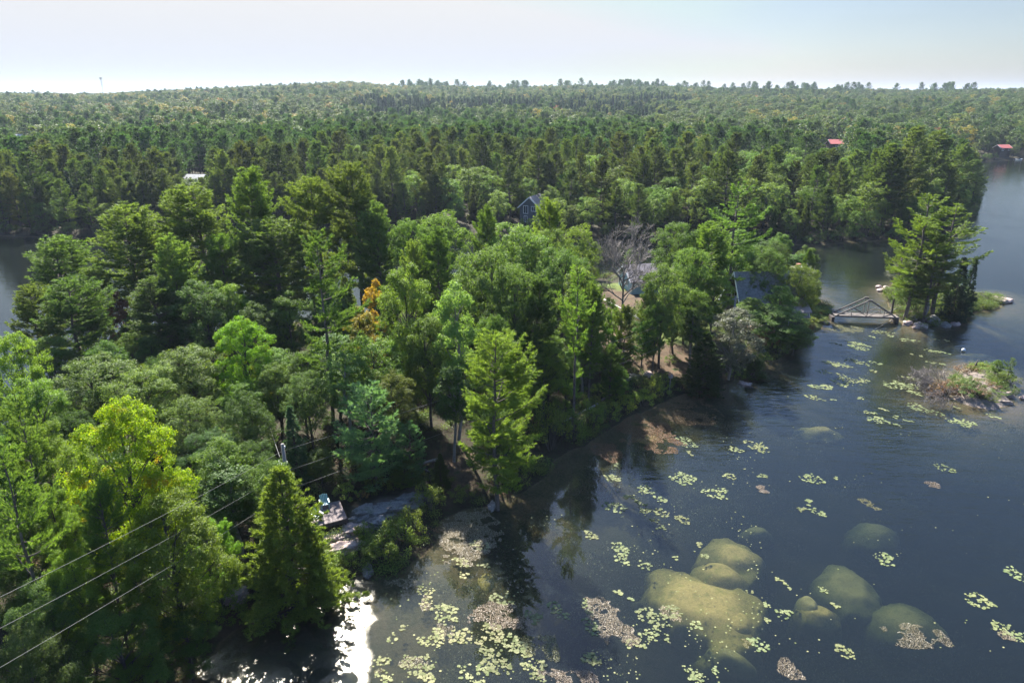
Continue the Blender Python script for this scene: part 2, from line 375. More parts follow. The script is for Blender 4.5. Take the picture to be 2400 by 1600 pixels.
def gen_broad(seed, H, R, cb, mat, lobes=26, clumps=22, per=44, leaf=.19, bark='bark_dark', lobe_r=.30, cl_r=.42, upright=.0, multi=1, spire=0.0):
    rng = np.random.default_rng(seed); T = []
    zc = H * (cb + 1) / 2; a = H * (1 - cb) / 2
    u = nrm(rng.normal(size=(lobes * 4, 3))); u = u[u[:, 2] > -.62][:lobes]; nl = len(u)
    # spread the lobes by a few repulsion steps
    for _ in range(12):
        df = u[:, None] - u[None]; dd = (df ** 2).sum(-1) + np.eye(nl); u = nrm(u + .06 * (df / dd[..., None] ** 1.5).sum(1)); u[:, 2] = np.maximum(u[:, 2], -.65); u = nrm(u)
    lr = R * lobe_r * rng.uniform(.7, 1.3, nl)
    rad = rng.uniform(.58, 1.02, nl)
    taper = 1 - spire * np.clip(u[:, 2], -.3, 1)
    lc = np.stack([u[:, 0] * (R - lr * .6) * rad * taper, u[:, 1] * (R - lr * .6) * rad * taper, zc + u[:, 2] * (a - lr * .6) * (rad * .3 + .7)], 1)
    ni = max(3, lobes // 5); lc = np.vstack([lc, np.stack([rng.normal(scale=R * .3, size=ni), rng.normal(scale=R * .3, size=ni), zc + rng.uniform(-.5, .6, ni) * a], 1)])
    lr = np.concatenate([lr, np.full(ni, R * lobe_r)]); u = np.vstack([u, nrm(rng.normal(size=(ni, 3)))])
    k_ = 7; tz = np.linspace(0, H * .86, k_); lx = np.cumsum(rng.normal(scale=H * .012, size=k_)); ly = np.cumsum(rng.normal(scale=H * .012, size=k_)); lx -= lx[0]; ly -= ly[0]
    T.append((np.stack([lx, ly, tz], 1), np.interp(tz, [0, H * .5, H], [H * .016, H * .011, .03]), 7))
    for m_ in range(multi - 1):
        az = rng.uniform(0, 6.28); T.append((np.array([[lx[1], ly[1], tz[1]], [lx[1] + math.cos(az) * R * .2, ly[1] + math.sin(az) * R * .2, tz[3]], [math.cos(az) * R * .4, math.sin(az) * R * .4, H * .8]]), [H * .011, H * .008, .02], 6))
    CC = []; CN = []
    for i in range(len(lc)):
        dh = math.hypot(lc[i, 0], lc[i, 1]); z0 = max(H * cb * .55, lc[i, 2] - dh * rng.uniform(.7, 1.3) - lr[i] * .5); z0 = min(z0, H * .8)
        s0 = np.array([np.interp(z0, tz, lx), np.interp(z0, tz, ly), z0]); br = bend(s0, lc[i], .06 * dh, 5, rng, .04 * dh)
        T.append((br, np.linspace(.02 + .016 * dh, .02, 5), 5))
        v = nrm(rng.normal(size=(clumps, 3)) + u[i] * .55 + np.array([0, 0, .45])); rr = rng.uniform(.45, 1.08, clumps)[:, None]
        c = lc[i] + v * lr[i] * rr * np.array([1.1, 1.1, .85])
        for j in range(0, clumps, 2): T.append((np.array([lc[i] * .8 + c[j] * .2 - [0, 0, lr[i] * .2], c[j]]), [.022, .008], 3))
        CC.append(c); CN.append(v)
    CC = np.vstack(CC); CN = np.vstack(CN); nc = len(CC)
    cr = cl_r * rng.uniform(.6, 1.3, nc)
    v = nrm(rng.normal(size=(nc * per, 3))); r = rng.uniform(.3, 1, nc * per)[:, None] ** .6
    C = np.repeat(CC, per, 0) + v * r * np.repeat(cr, per)[:, None] * np.array([1.15, 1.15, .7])
    N = nrm(v * .5 + np.repeat(CN, per, 0) * .35 + np.array([0, 0, .55]) + rng.normal(scale=.55, size=(nc * per, 3)))
    V, F = leaves(C, N, leaf, rng)
    tv, tf = tubes(T)
    return npmesh('trunk', tv, tf, [M[bark]], smooth=True), npmesh('crown', V, F, [M[mat]])

def gen_bare(seed, H, R, cb, bark='bark_dead', depth=5, n0=9, leanup=.9, thick=.012):
    rng = np.random.default_rng(seed); T = []
    T.append((np.array([[0, 0, 0], [.06, .03, H * .3], [0, .05, H * .62]]), [H * thick, H * thick * .7, H * thick * .4], 7))
    def grow(p, d, L, r, lev):
        q = p + d * L; m = p + d * L * .5 + rng.normal(scale=L * .05, size=3)
        r = max(r, .016); T.append((np.array([p, m, q]), [r, r * .8, r * .6], 5 if lev < 2 else 3))
        if lev >= depth: return
        for i in range(rng.integers(2, 5)):
            dd = d + rng.normal(scale=.45, size=3) + np.array([0, 0, .12 * leanup]); dd /= np.linalg.norm(dd)
            s = rng.uniform(.45, 1.0); grow(p + d * L * s, dd, L * rng.uniform(.55, .8), r * .55, lev + 1)
    for i in range(n0):
        az = i * 2.4 + rng.normal(scale=.3); z0 = H * (cb + (.6 - cb) * i / n0); el = rng.uniform(.5, 1.15)
        grow(np.array([0, 0, z0]), np.array([math.cos(az) * math.cos(el), math.sin(az) * math.cos(el), math.sin(el)]), R * rng.uniform(.42, .62), H * thick * .45, 1)
    tv, tf = tubes(T); return npmesh('bare_crown', tv, tf, [M[bark]], smooth=True)

def gen_shrub(seed, H, R, mat, n=34, per=60, leaf=.11, bark='bark_dark'):
    rng = np.random.default_rng(seed); T = []
    az = rng.uniform(0, 6.283, n); rr = R * np.sqrt(rng.uniform(0, 1, n)) * .85; zt = H * (1 - .45 * (rr / R) ** 2) * rng.uniform(.45, 1, n)
    c = np.stack([np.cos(az) * rr, np.sin(az) * rr, zt], 1)
    for i in range(n): T.append((bend(c[i] * [.25, .25, 0], c[i], .05, 3), [.02, .014, .008], 3))
    v = nrm(rng.normal(size=(n * per, 3))); r = rng.uniform(.25, 1, n * per)[:, None] ** .6; cr = np.repeat(rng.uniform(.2, .4, n) * (.4 + .35 * R), per)[:, None]
    C = np.repeat(c, per, 0) + v * r * cr * np.array([1, 1, .9]); C[:, 2] = np.maximum(C[:, 2], .02)
    N = nrm(v * .5 + np.array([0, 0, .6]) + rng.normal(scale=.5, size=v.shape)); V, F = leaves(C, N, leaf, rng)
    tv, tf = tubes(T); return npmesh('stems', tv, tf, [M[bark]]), npmesh('foliage', V, F, [M[mat]])

# prototypes: name -> list of (trunk mesh, crown mesh, height, crown radius)
PR = {}
def pr(key, gen, seeds, H, R, *a, **kw):
    PR[key] = [gen(s, H, R, *a, **kw) + (H, R) for s in seeds]
pr('pine', gen_pine, [11, 12, 13, 14], 20, 4.2, .30, 'pine', 1.0, irr=.3)
pr('pine_full', gen_pine, [21, 22], 20, 4.2, .10, 'pine', 1.0, irr=.25)
pr('pine_blue', gen_pine, [26], 12, 3.4, .12, 'pine_blue', 1.0, irr=.3, dz=.8)
pr('pine_open', gen_pine, [31, 32, 33], 20, 4.4, .22, 'pine', 1.0, irr=.62, dz=1.15, flat=.35)
pr('pine_mid', gen_pine, [41, 42, 43, 44, 45], 20, 4.6, .16, 'pine', .66, k=11, blade=(.42, .11), irr=.32, dz=.72, topf=.3)
pr('spruce', gen_cone, [51], 12, 2.3, .06, 'spruce', n=420, k=12, droop=-.28, leaf=.16, blade=.45, power=.9)
pr('spruce_mid', gen_cone, [52, 53], 18, 2.8, .06, 'spruce', n=330, k=7, droop=-.25, leaf=.30, blade=.5)
pr('cedar', gen_cone, [61, 62], 11, 3.0, .02, 'cedar', n=620, k=15, droop=.25, leaf=.11, power=.62, fill=1.1)
pr('cedar_mid', gen_cone, [63, 64], 14, 2.6, .03, 'cedar', n=330, k=8, droop=.2, leaf=.24, power=.6)
pr('oak', gen_broad, [71, 72, 73], 14, 4.6, .28, 'oak', leaf=.155, per=62)
pr('oak_near', gen_broad, [171, 172], 14, 4.6, .20, 'oak', leaf=.115, per=95, clumps=26)
pr('maple', gen_broad, [74, 75, 76], 14, 4.2, .26, 'maple', lobes=28, lobe_r=.28, leaf=.155, per=62)
pr('maple_near', gen_broad, [174, 175, 176], 14, 4.4, .18, 'maple', lobes=34, lobe_r=.25, leaf=.12, per=85, clumps=26, cl_r=.36)
pr('pine_near', gen_pine, [181, 182], 18, 4.2, .16, 'pine', 1.25, irr=.4, dz=.66, k=16, blade=(.24, .042))
pr('yellow', gen_broad, [77], 14, 4.2, .22, 'maple_yellow', lobes=34, lobe_r=.26, cl_r=.36, spire=.15, leaf=.125, per=80, clumps=26)
pr('orange', gen_broad, [78], 12, 2.4, .15, 'maple_orange', lobes=22, lobe_r=.34, cl_r=.32, clumps=16)
pr('red', gen_broad, [79], 9, 2.4, .2, 'maple_red', lobes=14, clumps=14)
pr('willow', gen_broad, [80], 12, 3.4, .12, 'willow', lobes=30, leaf=.14, per=50, lobe_r=.26, bark='bark_grey')
pr('slender', gen_broad, [81, 82], 14, 2.6, .38, 'oak', lobes=20, clumps=15, lobe_r=.36, bark='bark_grey')
pr('oak_mid', gen_broad, [83, 84, 85], 15, 4.6, .22, 'oak', lobes=24, clumps=14, per=18, leaf=.36, cl_r=.55)
pr('maple_mid', gen_broad, [86, 87, 88], 15, 4.5, .22, 'maple', lobes=24, clumps=14, per=18, leaf=.36, cl_r=.55)
pr('yellow_mid', gen_broad, [89], 14, 4.2, .22, 'maple_yellow', lobes=22, clumps=12, per=16, leaf=.36, cl_r=.5)
pr('shrub', gen_shrub, [91, 92, 93], 2.2, 1.6, 'shrub')
pr('shrub_bright', gen_shrub, [94, 95], 1.8, 1.6, 'shrub_bright')
pr('shrub_rust', gen_shrub, [96], 1.3, 1.4, 'shrub_rust', n=26, per=40)
BARE = gen_bare(101, 14, 4.6, .34, depth=6, n0=11)
SNAG = gen_bare(102, 9, 2.4, .2, 'bark_white', 3, 7)
DEADB = gen_bare(103, 5, 2.6, .1, 'bark_dead', 5, 12)

KINDN = {'pine': ('white_pine', 'pine tree'), 'pine_full': ('white_pine', 'pine tree'), 'pine_blue': ('young_pine', 'young pine'), 'pine_open': ('white_pine', 'pine tree'), 'pine_mid': ('white_pine', 'pine tree'),
 'pine_near': ('white_pine', 'pine tree'), 'oak_near': ('oak_tree', 'oak tree'), 'maple_near': ('maple_tree', 'maple tree'), 'spruce': ('spruce_tree', 'spruce tree'), 'spruce_mid': ('spruce_tree', 'spruce tree'), 'cedar': ('cedar_tree', 'cedar tree'), 'cedar_mid': ('cedar_tree', 'cedar tree'),
 'oak': ('oak_tree', 'oak tree'), 'maple': ('maple_tree', 'maple tree'), 'yellow': ('maple_tree', 'maple tree'), 'orange': ('maple_tree', 'maple tree'), 'red': ('maple_tree', 'maple tree'),
 'willow': ('willow_tree', 'willow tree'), 'slender': ('poplar_tree', 'poplar tree'), 'oak_mid': ('oak_tree', 'oak tree'), 'maple_mid': ('maple_tree', 'maple tree'), 'yellow_mid': ('maple_tree', 'maple tree'),
 'shrub': ('shrub', 'shrub'), 'shrub_bright': ('shrub', 'shrub'), 'shrub_rust': ('shrub', 'shrub')}
RG = random.Random(5)
TAKEN = []
HERO = []
# sight lines the photograph keeps open: picture columns, lowest row a crown may reach, distance of the thing seen
SIGHT = [(1206, 1224, 500, 194), (426, 450, 408, 256), (1896, 1946, 341, 402), (2284, 2308, 342, 392), (32, 56, 316, 410), (1716, 1722, 680, 100), (1780, 1806, 655, 101), (1432, 1484, 668, 118)]
def see_past(x, y, h, nm=''):
    if y < 85: return h
    a_ = 1176 + 1668 * x / y; g_ = None
    for (a0, a1, yl, dl) in SIGHT:
        if y > dl or y < dl * (.5 if yl < 350 else .66) or not a0 - 90 < a_ < a1 + 90: continue
        dep = y * FW[1] + (gz(x, y) + h - CAM_H) * FW[2]; a = 1176 + 1568 * x / dep; wdt = 4.0 * 1568 / dep
        if a0 - wdt < a < a1 + wdt:
            zt = top_z(a, yl, y) - gz(x, y); h = min(h, max(zt, .8))
    return h
def plant(kind, x, y, h, wr=None, label=None, group=None, tint=None, var=None, rot=None, z=None, tilt=0.0, keep=True):
    tm, cm, H0, R0 = PR[kind][(RG.randrange(99) if var is None else var) % len(PR[kind])]
    nm, cat = KINDN[kind]; sh = kind.startswith('shrub')
    e = empty(nm, (x, y, (gz(x, y) if z is None else z) - (.05 if sh else .15)), RG.uniform(0, 6.28) if rot is None else rot, label, cat, group)
    h = see_past(x, y, h, nm)
    sz = h / H0; sx = (wr / R0) if wr else sz * RG.uniform(.88, 1.12)
    e.scale = (sx, sx, sz); e.rotation_euler.x = tilt
    link('stems' if sh else 'trunk', tm, e); c = link('foliage' if sh else 'crown', cm, e)
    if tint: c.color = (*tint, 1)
    if keep: TAKEN.append((x, y, wr or R0 * sx))
    return e
def tree(kind, tx, ty, by, wpx=None, label=None, group=None, **kw):
    """tree whose tip reads at (tx,ty) and whose foot stands at row by; wpx: crown width there"""
    bx = tx + (1176 - tx) * (by - ty) / (VPY - ty)
    p = PG(bx, by); zt = top_z(tx, ty, p.y); h = max(zt - p.z, 1.0)
    dep = p.y * FW[1] + (p.z + h * .6 - CAM_H) * FW[2]
    if label: HERO.append((p.x, p.y, label))
    return plant(kind, p.x, p.y, h, (wpx / 2 * dep / 1568) if wpx else None, label, group, **kw)

# ------------------------------------------------------------------ ground, one sheet to the horizon
az = np.concatenate([np.linspace(-180, -46, 46)[:-1], np.arange(-46, 46, .34), np.linspace(46, 180, 46)[:-1]])
rr = [4.0]
while rr[-1] < 9000: rr.append(rr[-1] * (1.0085 if 24 < rr[-1] < 260 else 1.03))
rr = np.array(rr); na, nr = len(az), len(rr)
A, R_ = np.meshgrid(np.radians(az), rr)
X = (np.sin(A) * R_).ravel(); Y = (np.cos(A) * R_).ravel(); Z = ground_h(X, Y)
i = np.arange(nr - 1)[:, None] * na; j = np.arange(na)[None, :]; j2 = (j + 1) % na
F = np.stack([i + j, i + na + j, i + na + j2, i + j2], -1).reshape(-1, 4)
V = np.vstack([np.stack([X, Y, Z], 1), [[0, 0, gz(0, 1)]]])
fan = np.stack([np.full(na, na * nr), np.arange(na), (np.arange(na) + 1) % na], 1)[:, ::-1]
def mask(px, edge=1.2):
    return sstep(-edge, edge * .4, poly_sd(V[:, 0], V[:, 1], PP(px)) + (fbm(V[:, 0], V[:, 1], .7, 31) - .5) * 2)
lawn = np.maximum(mask([(1500,800),(1525,745),(1535,700),(1600,705),(1640,730),(1625,790),(1590,812)]), mask([(1360,668),(1500,668),(1520,682),(1420,690)]))
lawn = np.maximum(lawn, mask([(1860,712),(1905,705),(1912,718),(1895,742),(1868,760),(1850,735)], .8))
dirt = np.maximum(mask([(1380,690),(1500,686),(1600,690),(1560,712),(1490,735),(1400,735)]), mask([(1290,780),(1500,770),(1640,780),(1680,830),(1600,880),(1500,870),(1380,850)], 2.5))
dirt = np.maximum(dirt, mask([(1000,1075),(1075,1070),(1085,1130),(1030,1160)]) * .8)
dirt = np.maximum(dirt, mask([(500,1330),(560,1310),(580,1420),(520,1450)]))
rock = np.maximum.reduce([mask([(790,1240),(820,1190),(960,1135),(985,1160),(880,1215),(800,1290),(740,1270)], .6) * .7, (poly_sd(V[:, 0], V[:, 1], ISLET) > -.5) * 1.0])
me = npmesh('ground', V, [F, fan], smooth=True)
for nme, arr in (('lawn', lawn), ('dirt', dirt), ('rock', rock)):
    at = me.attributes.new(nme, 'FLOAT', 'POINT'); at.data.foreach_set('value', arr.astype(np.float32))
m, n, l = nt('ground'); out = n.new("ShaderNodeOutputMaterial"); p = n.new("ShaderNodeBsdfPrincipled"); p.inputs["Roughness"].default_value = .95; p.inputs["Specular IOR Level"].default_value = .2
geo = n.new("ShaderNodeNewGeometry"); pos = geo.outputs["Position"]
def attr(k): a = n.new("ShaderNodeAttribute"); a.attribute_name = k; return a.outputs["Fac"]
n1 = nz(n, l, .6, 6, .65, pos); n2 = nz(n, l, 3.5, 5, .7, pos); n3 = nz(n, l, .16, 5, .6, pos, .6)
floor = ramp(n, l, n2, [(.3, (.015, .013, .009)), (.5, (.036, .027, .016)), (.66, (.030, .048, .014))])
lawnc = ramp(n, l, n1, [(.35, (.11, .13, .03)), (.6, (.075, .11, .025)), (.72, (.17, .10, .05))])
dirtc = ramp(n, l, n1, [(.35, (.055, .040, .024)), (.55, (.11, .072, .046)), (.66, (.045, .060, .020))])
rockc = ramp(n, l, n1, [(.3, (.10, .09, .08)), (.5, (.22, .18, .16)), (.66, (.09, .10, .045))])
c = mixc(n, l, floor, dirtc, attr('dirt')); c = mixc(n, l, c, lawnc, attr('lawn')); c = mixc(n, l, c, rockc, attr('rock'))
bed = ramp(n, l, n3, [(.30, (.05, .055, .02)), (.45, (.13, .105, .045)), (.58, (.23, .155, .08)), (.7, (.09, .09, .03))])
bed = mixc(n, l, bed, ramp(n, l, n2, [(.3, (.04, .05, .015)), (.7, (.30, .22, .13))]), .35)
sx = n.new("ShaderNodeSeparateXYZ"); l.new(pos, sx.inputs[0])
c = mixc(n, l, bed, c, mth(n, l, 'ADD', mth(n, l, 'MULTIPLY', sx.outputs[2], 12.0), .3, True))
l.new(c, p.inputs["Base Color"]); b = n.new("ShaderNodeBump"); b.inputs["Distance"].default_value = .15; b.inputs["Strength"].default_value = .6; l.new(n2, b.inputs["Height"]); l.new(b.outputs[0], p.inputs["Normal"])
l.new(p.outputs[0], out.inputs[0]); me.materials.append(m)
tag(link('ground', me), kind='structure')

# ------------------------------------------------------------------ lake water: clear surface over absorbing body
m, n, l = nt('water'); out = n.new("ShaderNodeOutputMaterial")
geo = n.new("ShaderNodeNewGeometry"); mp = n.new("ShaderNodeMapping"); l.new(geo.outputs["Position"], mp.inputs["Vector"])
mp.inputs["Rotation"].default_value = (0, 0, math.radians(32)); mp.inputs["Scale"].default_value = (.45, 1.9, 1)
w1 = nz(n, l, 1.25, 3, .55, mp.outputs[0], .5)
mp2 = n.new("ShaderNodeMapping"); l.new(geo.outputs["Position"], mp2.inputs["Vector"]); mp2.inputs["Rotation"].default_value = (0, 0, math.radians(20)); mp2.inputs["Scale"].default_value = (.6, 1.6, 1)
w2 = nz(n, l, .42, 2, .5, mp2.outputs[0])
calm = nz(n, l, .022, 3, .5, geo.outputs["Position"])
sx = n.new("ShaderNodeSeparateXYZ"); l.new(geo.outputs["Position"], sx.inputs[0])
# breeze grows away from the sheltered near shore (towards open water, +X)
open_ = mth(n, l, 'MULTIPLY', mth(n, l, 'SUBTRACT', sx.outputs[0], 8.0), .03, True)
far_ = mth(n, l, 'MULTIPLY', mth(n, l, 'MULTIPLY', mth(n, l, 'SUBTRACT', sx.outputs[1], 95.0), .02, True), .35)
open_ = mth(n, l, 'MULTIPLY', open_, mth(n, l, 'SUBTRACT', 1.0, mth(n, l, 'MULTIPLY', mth(n, l, 'SUBTRACT', sx.outputs[1], 70.0), .012, True)))
br = mth(n, l, 'MAXIMUM', open_, far_)
amp = mth(n, l, 'MULTIPLY', mth(n, l, 'ADD', mth(n, l, 'MULTIPLY', br, 1.15), .028), mth(n, l, 'ADD', calm, .35))
bp = n.new("ShaderNodeBump"); bp.inputs["Distance"].default_value = .070; l.new(amp, bp.inputs["Strength"])
l.new(mth(n, l, 'ADD', w1, mth(n, l, 'MULTIPLY', w2, 1.6)), bp.inputs["Height"])
fr = n.new("ShaderNodeFresnel"); fr.inputs["IOR"].default_value = 1.333
gl = n.new("ShaderNodeBsdfGlossy"); gl.inputs["Roughness"].default_value = .02; l.new(bp.outputs[0], gl.inputs["Normal"]); gl.inputs["Color"].default_value = (1, 1, 1, 1)
tr = n.new("ShaderNodeBsdfTransparent"); df = n.new("ShaderNodeBsdfDiffuse"); df.inputs["Color"].default_value = (.044, .060, .058, 1)
m0 = n.new("ShaderNodeMixShader"); m0.inputs[0].default_value = .13; l.new(tr.outputs[0], m0.inputs[1]); l.new(df.outputs[0], m0.inputs[2])
m1 = n.new("ShaderNodeMixShader"); l.new(fr.outputs[0], m1.inputs[0]); l.new(m0.outputs[0], m1.inputs[1]); l.new(gl.outputs[0], m1.inputs[2])
l.new(m1.outputs[0], out.inputs[0])
va = n.new("ShaderNodeVolumeAbsorption"); va.inputs["Color"].default_value = (.37, .46, .34, 1); va.inputs["Density"].default_value = .85
l.new(va.outputs[0], out.inputs["Volume"])
wb = MB(); wb.box(-8800, 8800, -8800, 8800, -9.0, 0.0)
tag(wb.build('water', m), kind='structure')

# ------------------------------------------------------------------ air
m, n, l = nt('haze'); out = n.new("ShaderNodeOutputMaterial"); pv = n.new("ShaderNodeVolumePrincipled")
pv.inputs["Color"].default_value = (.62, .74, .95, 1); pv.inputs["Density"].default_value = .00009; pv.inputs["Anisotropy"].default_value = .2
l.new(pv.outputs[0], out.inputs["Volume"])
if HAZE:
    hb = MB(); hb.box(-9600, 9600, -9600, 9600, -28.0, 92.0); tag(hb.build('haze', m), kind='stuff')

# ------------------------------------------------------------------ small builders
M['wood_grey'] = solid('wood_grey', (.20, .175, .165), (.34, .31, .30), 5, .9)
M['wood_truss'] = solid('wood_truss', (.10, .088, .08), (.20, .175, .16), 5, .95)
M['wood_deck'] = solid('wood_deck', (.13, .11, .115), (.25, .20, .19), 2.2, .8)
M['wood_brown'] = solid('wood_brown', (.34, .17, .09), (.46, .25, .14), 3, .8)
M['wood_dark'] = solid('wood_dark', (.05, .04, .038), (.09, .075, .07), 4, .9)
M['shingle_grey'] = solid('shingle_grey', (.24, .21, .21), (.33, .29, .29), 1.2, .9)
M['shingle_slate'] = solid('shingle_slate', (.15, .148, .15), (.25, .245, .25), 3.2, .9, .3, .5)
M['shingle_brown'] = solid('shingle_brown', (.26, .21, .20), (.34, .28, .26), 2, .85)
M['metal_white'] = solid('metal_white', (.24, .25, .27), (.36, .37, .38), 1, .6, .4)
M['metal_red'] = solid('metal_red', (.50, .13, .11), (.58, .18, .15), 2, .5, .5)
M['siding_blue'] = solid('siding_blue', (.30, .42, .47), (.38, .50, .55), 2, .7)
M['siding_slate'] = solid('siding_slate', (.075, .095, .11), (.11, .13, .145), 2, .7)
M['siding_dark'] = solid('siding_dark', (.045, .04, .035), (.075, .065, .055), 2, .8)
M['trim_white'] = solid('trim_white', (.72, .73, .73), (.80, .80, .80), 3, .6)
M['stone'] = solid('stone', (.15, .125, .12), (.36, .31, .30), 3.5, .9, .3, .6)
M['brick_cap'] = solid('brick_cap', (.30, .12, .09), (.36, .17, .13), 5, .9)
M['plastic_teal'] = solid('plastic_teal', (.25, .46, .47), (.30, .52, .52), 5, .45, .5)
M['plastic_pale'] = solid('plastic_pale', (.34, .44, .42), None, 5, .5, .4)
M['plastic_white'] = solid('plastic_white', (.70, .72, .73), None, 5, .4, .5)
M['steel'] = solid('steel', (.52, .54, .56), (.60, .62, .64), 5, .45, .5, 0, .3)
M['cable'] = solid('cable', (.13, .13, .125), None, 5, .5, .5)
M['red_paint'] = solid('red_paint', (.55, .10, .08), None, 5, .5)
m, n, l = nt('window_glass'); out = n.new("ShaderNodeOutputMaterial"); p = n.new("ShaderNodeBsdfPrincipled"); p.inputs["Base Color"].default_value = (.02, .03, .04, 1); p.inputs["Roughness"].default_value = .06; l.new(p.outputs[0], out.inputs[0]); M['glass'] = m
def rock_mat(name, a, b, c3, bs=.8):
    m, n, l = nt(name); out = n.new("ShaderNodeOutputMaterial"); p = n.new("ShaderNodeBsdfPrincipled"); p.inputs["Roughness"].default_value = .85
    tc = n.new("ShaderNodeTexCoord"); g = n.new("ShaderNodeNewGeometry")
    f1 = nz(n, l, 1.1, 7, .65, g.outputs["Position"]); f2 = nz(n, l, 7, 5, .7, g.outputs["Position"])
    c = ramp(n, l, f1, [(.32, a), (.5, b), (.68, c3)]); c = mixc(n, l, c, ramp(n, l, f2, [(.35, (.05, .05, .045)), (.5, (1, 1, 1))]), .45 if bs > .3 else .28, 'MULTIPLY')
    l.new(c, p.inputs["Base Color"]); bb = n.new("ShaderNodeBump"); bb.inputs["Strength"].default_value = bs; bb.inputs["Distance"].default_value = .08; l.new(f2, bb.inputs["Height"]); l.new(bb.outputs[0], p.inputs["Normal"])
    l.new(p.outputs[0], out.inputs[0]); return m
M['granite'] = rock_mat('granite', (.10, .095, .09), (.26, .24, .23), (.15, .16, .12))
M['granite_pink'] = rock_mat('granite_pink', (.24, .18, .16), (.46, .34, .30), (.34, .29, .27))
M['granite_pale'] = rock_mat('granite_pale', (.15, .13, .12), (.36, .28, .24), (.12, .12, .08))
M['rock_sunk'] = rock_mat('rock_sunk', (.30, .26, .06), (.56, .42, .13), (.34, .30, .06), .25)
M['rock_algae'] = rock_mat('rock_algae', (.24, .22, .07), (.36, .31, .11), (.27, .25, .08), .2)

def rock(loc, sx, sy, sz, seed, mat, rz=0, sub=4, rough=.28, freq=1.3, flat=0.0, crag=.35):
    bm = bmesh.new(); bmesh.ops.create_icosphere(bm, subdivisions=sub, radius=1)
    o = Vector((seed * 3.7, seed * 1.3, seed * 9.1))
    for v in bm.verts:
        c = v.co.copy(); d = mnoise.fractal(c * freq + o, 1.0, 2.0, 4) * rough
        k = mnoise.cell(c * 1.6 + o) * rough * crag
        v.co = c * (1 + d + k)
        if flat: v.co.z = min(v.co.z, flat + .07 * mnoise.noise(c * 2 + o))
        v.co.x *= sx; v.co.y *= sy; v.co.z *= sz
    me = bpy.data.meshes.new('boulder'); bm.to_mesh(me); bm.free(); me.materials.append(M[mat])
    me.polygons.foreach_set("use_smooth", [sub > 3] * len(me.polygons))
    return me
def drowned(seed, sx, sy, top, mat):
    """low broken hump rising from the lake bed; nothing of it above its crest"""
    n_ = 56; g = np.linspace(-1.25, 1.25, n_); U_, W_ = np.meshgrid(g, g); U_ = U_.ravel(); W_ = W_.ravel()
    xm, ym = U_ * sx, W_ * sy; a_ = np.arctan2(W_, U_); r_ = np.hypot(U_, W_)
    edge = .86 + .95 * (fbm(xm, ym, .32, seed + 7, 4) - .46)
    pr_ = 1 - sstep(edge * .5, edge * 1.1, r_)
    hh = fbm(xm, ym, .42, seed, 5) - .47
    z = -(.80 * sstep(edge * .25, edge * 1.02, r_) + 2.6 * sstep(edge * .84, edge * 1.30, r_)) + hh * .32; z = np.minimum(z, .06)
    i_ = np.arange(n_ - 1)[:, None] * n_; j_ = np.arange(n_ - 1)[None]; F_ = np.stack([i_ + j_, i_ + j_ + 1, i_ + n_ + 1 + j_, i_ + n_ + j_], -1).reshape(-1, 4)
    F_ = F_[r_[F_].max(1) < 1.25]
    return npmesh('drowned_rock', np.stack([xm, ym, z], 1), F_, [M[mat]], smooth=True)
def put_rock(name, loc, sx, sy, sz, seed, mat, label, cat, group=None, rz=0, **kw):
    o = link(name, rock(loc, sx, sy, sz, seed, mat, **kw), None, loc); o.rotation_euler.z = rz
    return tag(o, label, cat, group)

